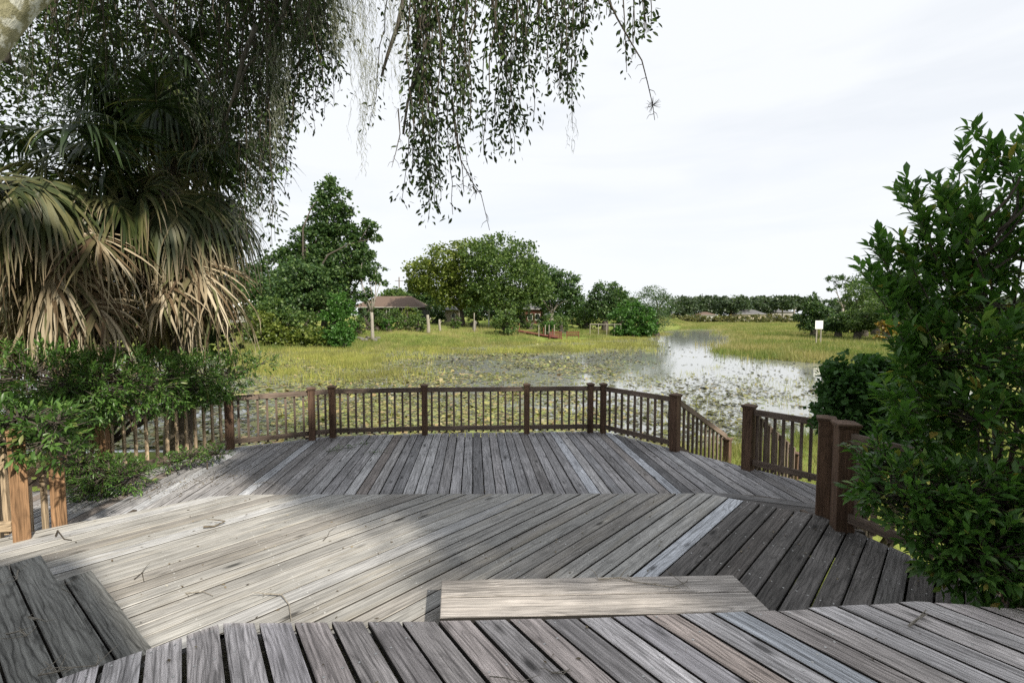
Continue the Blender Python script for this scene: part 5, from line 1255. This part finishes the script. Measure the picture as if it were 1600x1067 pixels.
lb4 = [nl_(30, 655, 4.0, 50, 22), nl_(85, 660, 4.0, 34, 18), nl_(20, 690, 3.9, 40, 18), nl_(75, 690, 3.9, 30, 18), nl_(104, 715, 3.9, 14, 18)]
shrub('leafy_bush', 'bright leafy branch reaching across the sunlit orange post at the left edge', 'bush', (-5.3, 4.5, .2), lb4, 150, .085, L_bush, 1061, 8, .12, HEROS, tr=.012, upb=.0)
# shaded understory behind the palms
us = [nl_(60, 480, 8.6, 130, 70), nl_(200, 500, 9.0, 110, 60), nl_(300, 520, 9.2, 60, 50), nl_(-60, 420, 8.2, 120, 120), nl_(120, 380, 9.6, 130, 100), nl_(250, 400, 10, 70, 80)]
ub = empty('understory_tree', (-9, 9, .2)); tag(ub, 'dark leafy tree in the shade behind the two palms', 'tree')
mb = MB(); limbs(mb, (-9, 9, .2), [l[:3] for l in us], np.random.default_rng(5), .09); mb.build('trunk', B_dark, ub)
foliage('crown', us, 15000, .13, L_oak, ub, 1071, LEAFW, 14, .3, .2)

# ------------------------------------------------------------------ litter and twigs on the decks
r = np.random.default_rng(70)
def inpoly(x, y, P):
    return sdist(x, y, np.array([p[:2] for p in P])) < -.05
pos = []
for P, z, n in ((mid_poly, Z_MID, 420), (up_poly, Z_UP, 160), (far_poly, Z_FAR, 300)):
    x = r.uniform(-5, 4, n * 3); y = r.uniform(1.6, 9, n * 3); k = inpoly(x, y, P)
    if z == Z_FAR: k &= ~inpoly(x, y, mid_poly)
    if z == Z_MID: k &= ~inpoly(x, y, up_poly)
    pos.append(np.stack([x[k], y[k], np.full(k.sum(), z + .006)], 1))
# a drift of fallen leaves under the left bush
x = r.normal(-4.6, .5, 700); y = 6.1 + (x + 4.6) * .7 + r.normal(0, .22, 700); k = inpoly(x, y, far_poly) & ~inpoly(x, y, mid_poly); pos.append(np.stack([x[k], y[k], np.full(k.sum(), Z_FAR + .008)], 1))
pos = np.concatenate(pos); n = len(pos); d = rdir(n, r); d[:, 2] *= .12
V, Fc = scatter(*LEAF2, pos, frames(d, r.normal(0, .3, n)), r.uniform(.008, .034, n))
tag(npobj('leaf_litter', V, Fc, L_litter), 'specks of dry leaf litter strewn over the decks', 'leaf litter', kind='stuff')
# nail heads
def twig(pl, z, r0, label, seed, fork=2, mat=B_twig, name='fallen_twig'):
    r = np.random.default_rng(seed); pts = np.array([gp(px, py, z + r0 * 1.2) for px, py in pl]); pts[:, 2] += np.abs(r.normal(0, r0 * .8, len(pts)))
    r0 *= .72; mb = MB(); mb.tube(pts, np.linspace(r0, r0 * .5, len(pts)), 6)
    for k in range(fork):
        i = r.integers(0, len(pts)); d = np.array([r.normal(), r.normal(), .25]); d /= np.linalg.norm(d); L = r.uniform(.04, .12) * (1 if r0 < .006 else 1.6)
        mb.tube([pts[i], pts[i] + d * L * .6, pts[i] + d * L + r.normal(0, .01, 3) * [1, 1, .2]], [r0 * .6, r0 * .45, r0 * .25], 5)
    tag(mb.build(name, mat), label, 'twig', 'fallen twigs on the decks')
twig([(935, 905), (968, 903), (990, 909), (1020, 914), (1050, 918), (1068, 912), (1075, 906)], Z_STEP, .007, 'long forked twig lying on the pale box step', 1, 7)
twig([(1421, 977), (1436, 966), (1449, 959)], Z_UP, .010, 'short pale stick on the right of the foreground deck', 2, 1)
twig([(416, 930), (440, 932), (452, 945), (455, 970)], Z_MID, .008, 'hooked twig by the foreground deck edge on the sunlit boards', 3, 2)
twig([(318, 824), (335, 822), (352, 817)], Z_MID, .014, 'thick brown curl of bark on the sunlit boards', 4, 1, mat=B_palm)
twig([(87, 838), (90, 830), (100, 842), (112, 844)], Z_MID, .009, 'dark bent twig beside the sunlit orange post', 5, 0, B_twigd)
twig([(10, 992), (30, 988), (42, 996), (30, 980)], Z_UP, .006, 'branched pale twig on the left steps', 6, 4)
twig([(28, 890), (26, 905), (22, 900)], Z_UP, .005, 'small forked twig at the far end of the left steps', 7, 3)
twig([(45, 965), (60, 968), (72, 972)], Z_UP, .005, 'pale twig lying across the gap of the left steps', 8, 4)
twig([(92, 918), (110, 926)], Z_STEP, .005, 'straight pale twig on the lower left step', 9, 1)
twig([(60, 1056), (90, 1050), (115, 1043), (150, 1040)], Z_UP, .006, 'bundle of twigs caught where the left steps meet the foreground deck', 10, 8)
twig([(862, 1050), (880, 1054), (890, 1046)], Z_UP, .005, 'pale twig at the bottom middle of the foreground deck', 11, 3)
twig([(290, 926), (318, 925), (333, 931)], Z_MID, .006, 'thin brown twig on the sunlit boards left of the hooked twig', 12, 1)
twig([(765, 1058), (790, 1062), (815, 1066)], Z_UP, .004, 'wispy stem at the bottom edge of the foreground deck', 13, 3)
twig([(210, 905), (222, 895), (225, 910)], Z_MID, .006, 'dark curled twig near the lower left step', 14, 1, B_twigd)
twig([(505, 845), (512, 838), (515, 830)], Z_MID, .005, 'short dark twig in the middle of the sunlit boards', 15, 1, B_twigd)
twig([(395, 757), (415, 753), (432, 758)], Z_FAR, .005, 'twig on the lower deck near the sunlit edge', 16, 2)
# fallen green sprigs on the lower deck
for k, (px, py, lab) in enumerate([(520, 704, 'fallen green sprig near the left corner posts'), (545, 700, 'second green sprig right of the corner one'), (585, 707, 'lone green sprig on the lower deck nearest the middle'), (570, 693, 'flat green sprig close under the far railing')]):
    rr2 = np.random.default_rng(1100 + k); p = gp(px, py, Z_FAR + .02); o = empty('fallen_sprig', p); tag(o, lab, 'sprig', 'green sprigs on the lower deck')
    n = 26; P = p + np.stack([rr2.normal(0, .09, n), rr2.normal(0, .06, n), np.abs(rr2.normal(0, .02, n))], 1); d = rdir(n, rr2); d[:, 2] = abs(d[:, 2]) * .5
    V, Fc = scatter(*HEROS, P, frames(d, rr2.normal(0, .4, n)), .05 * rr2.uniform(.7, 1.2, n)); npobj('leaves', V, Fc, L_bush, o)
    mb = MB(); mb.tube([p + [-.12, 0, .0], p, p + [.12, .04, .01]], .004, 5); mb.build('stem', B_twigd, o)

# ------------------------------------------------------------------ unseen house added behind the viewpoint for its shade
ho = empty('house', (0, -5, 0)); tag(ho, 'unseen house added behind the viewpoint, its roof shaped to shade the foreground deck', 'house')
rp_ = [(-8.4, -1.4), (-3.0, -.95), (-.40, -.62), (-.18, -.75), (1.10, -1.72), (1.38, -1.54), (5.2, -1.38), (8.5, -1.35), (8.5, -9), (-9, -9)]  # roof outline shaped so its shadow follows the deck edges
mb = MB(); mb.prism([(-7.8, -3.2), (7.9, -3.2), (7.9, -8.5), (-8.2, -8.5)], -.2, 5.35); mb.build('wall', P_wall, ho)
mb = MB(); mb.prism(rp_, 5.4, 5.6); mb.build('roof', P_roofgrey, ho)
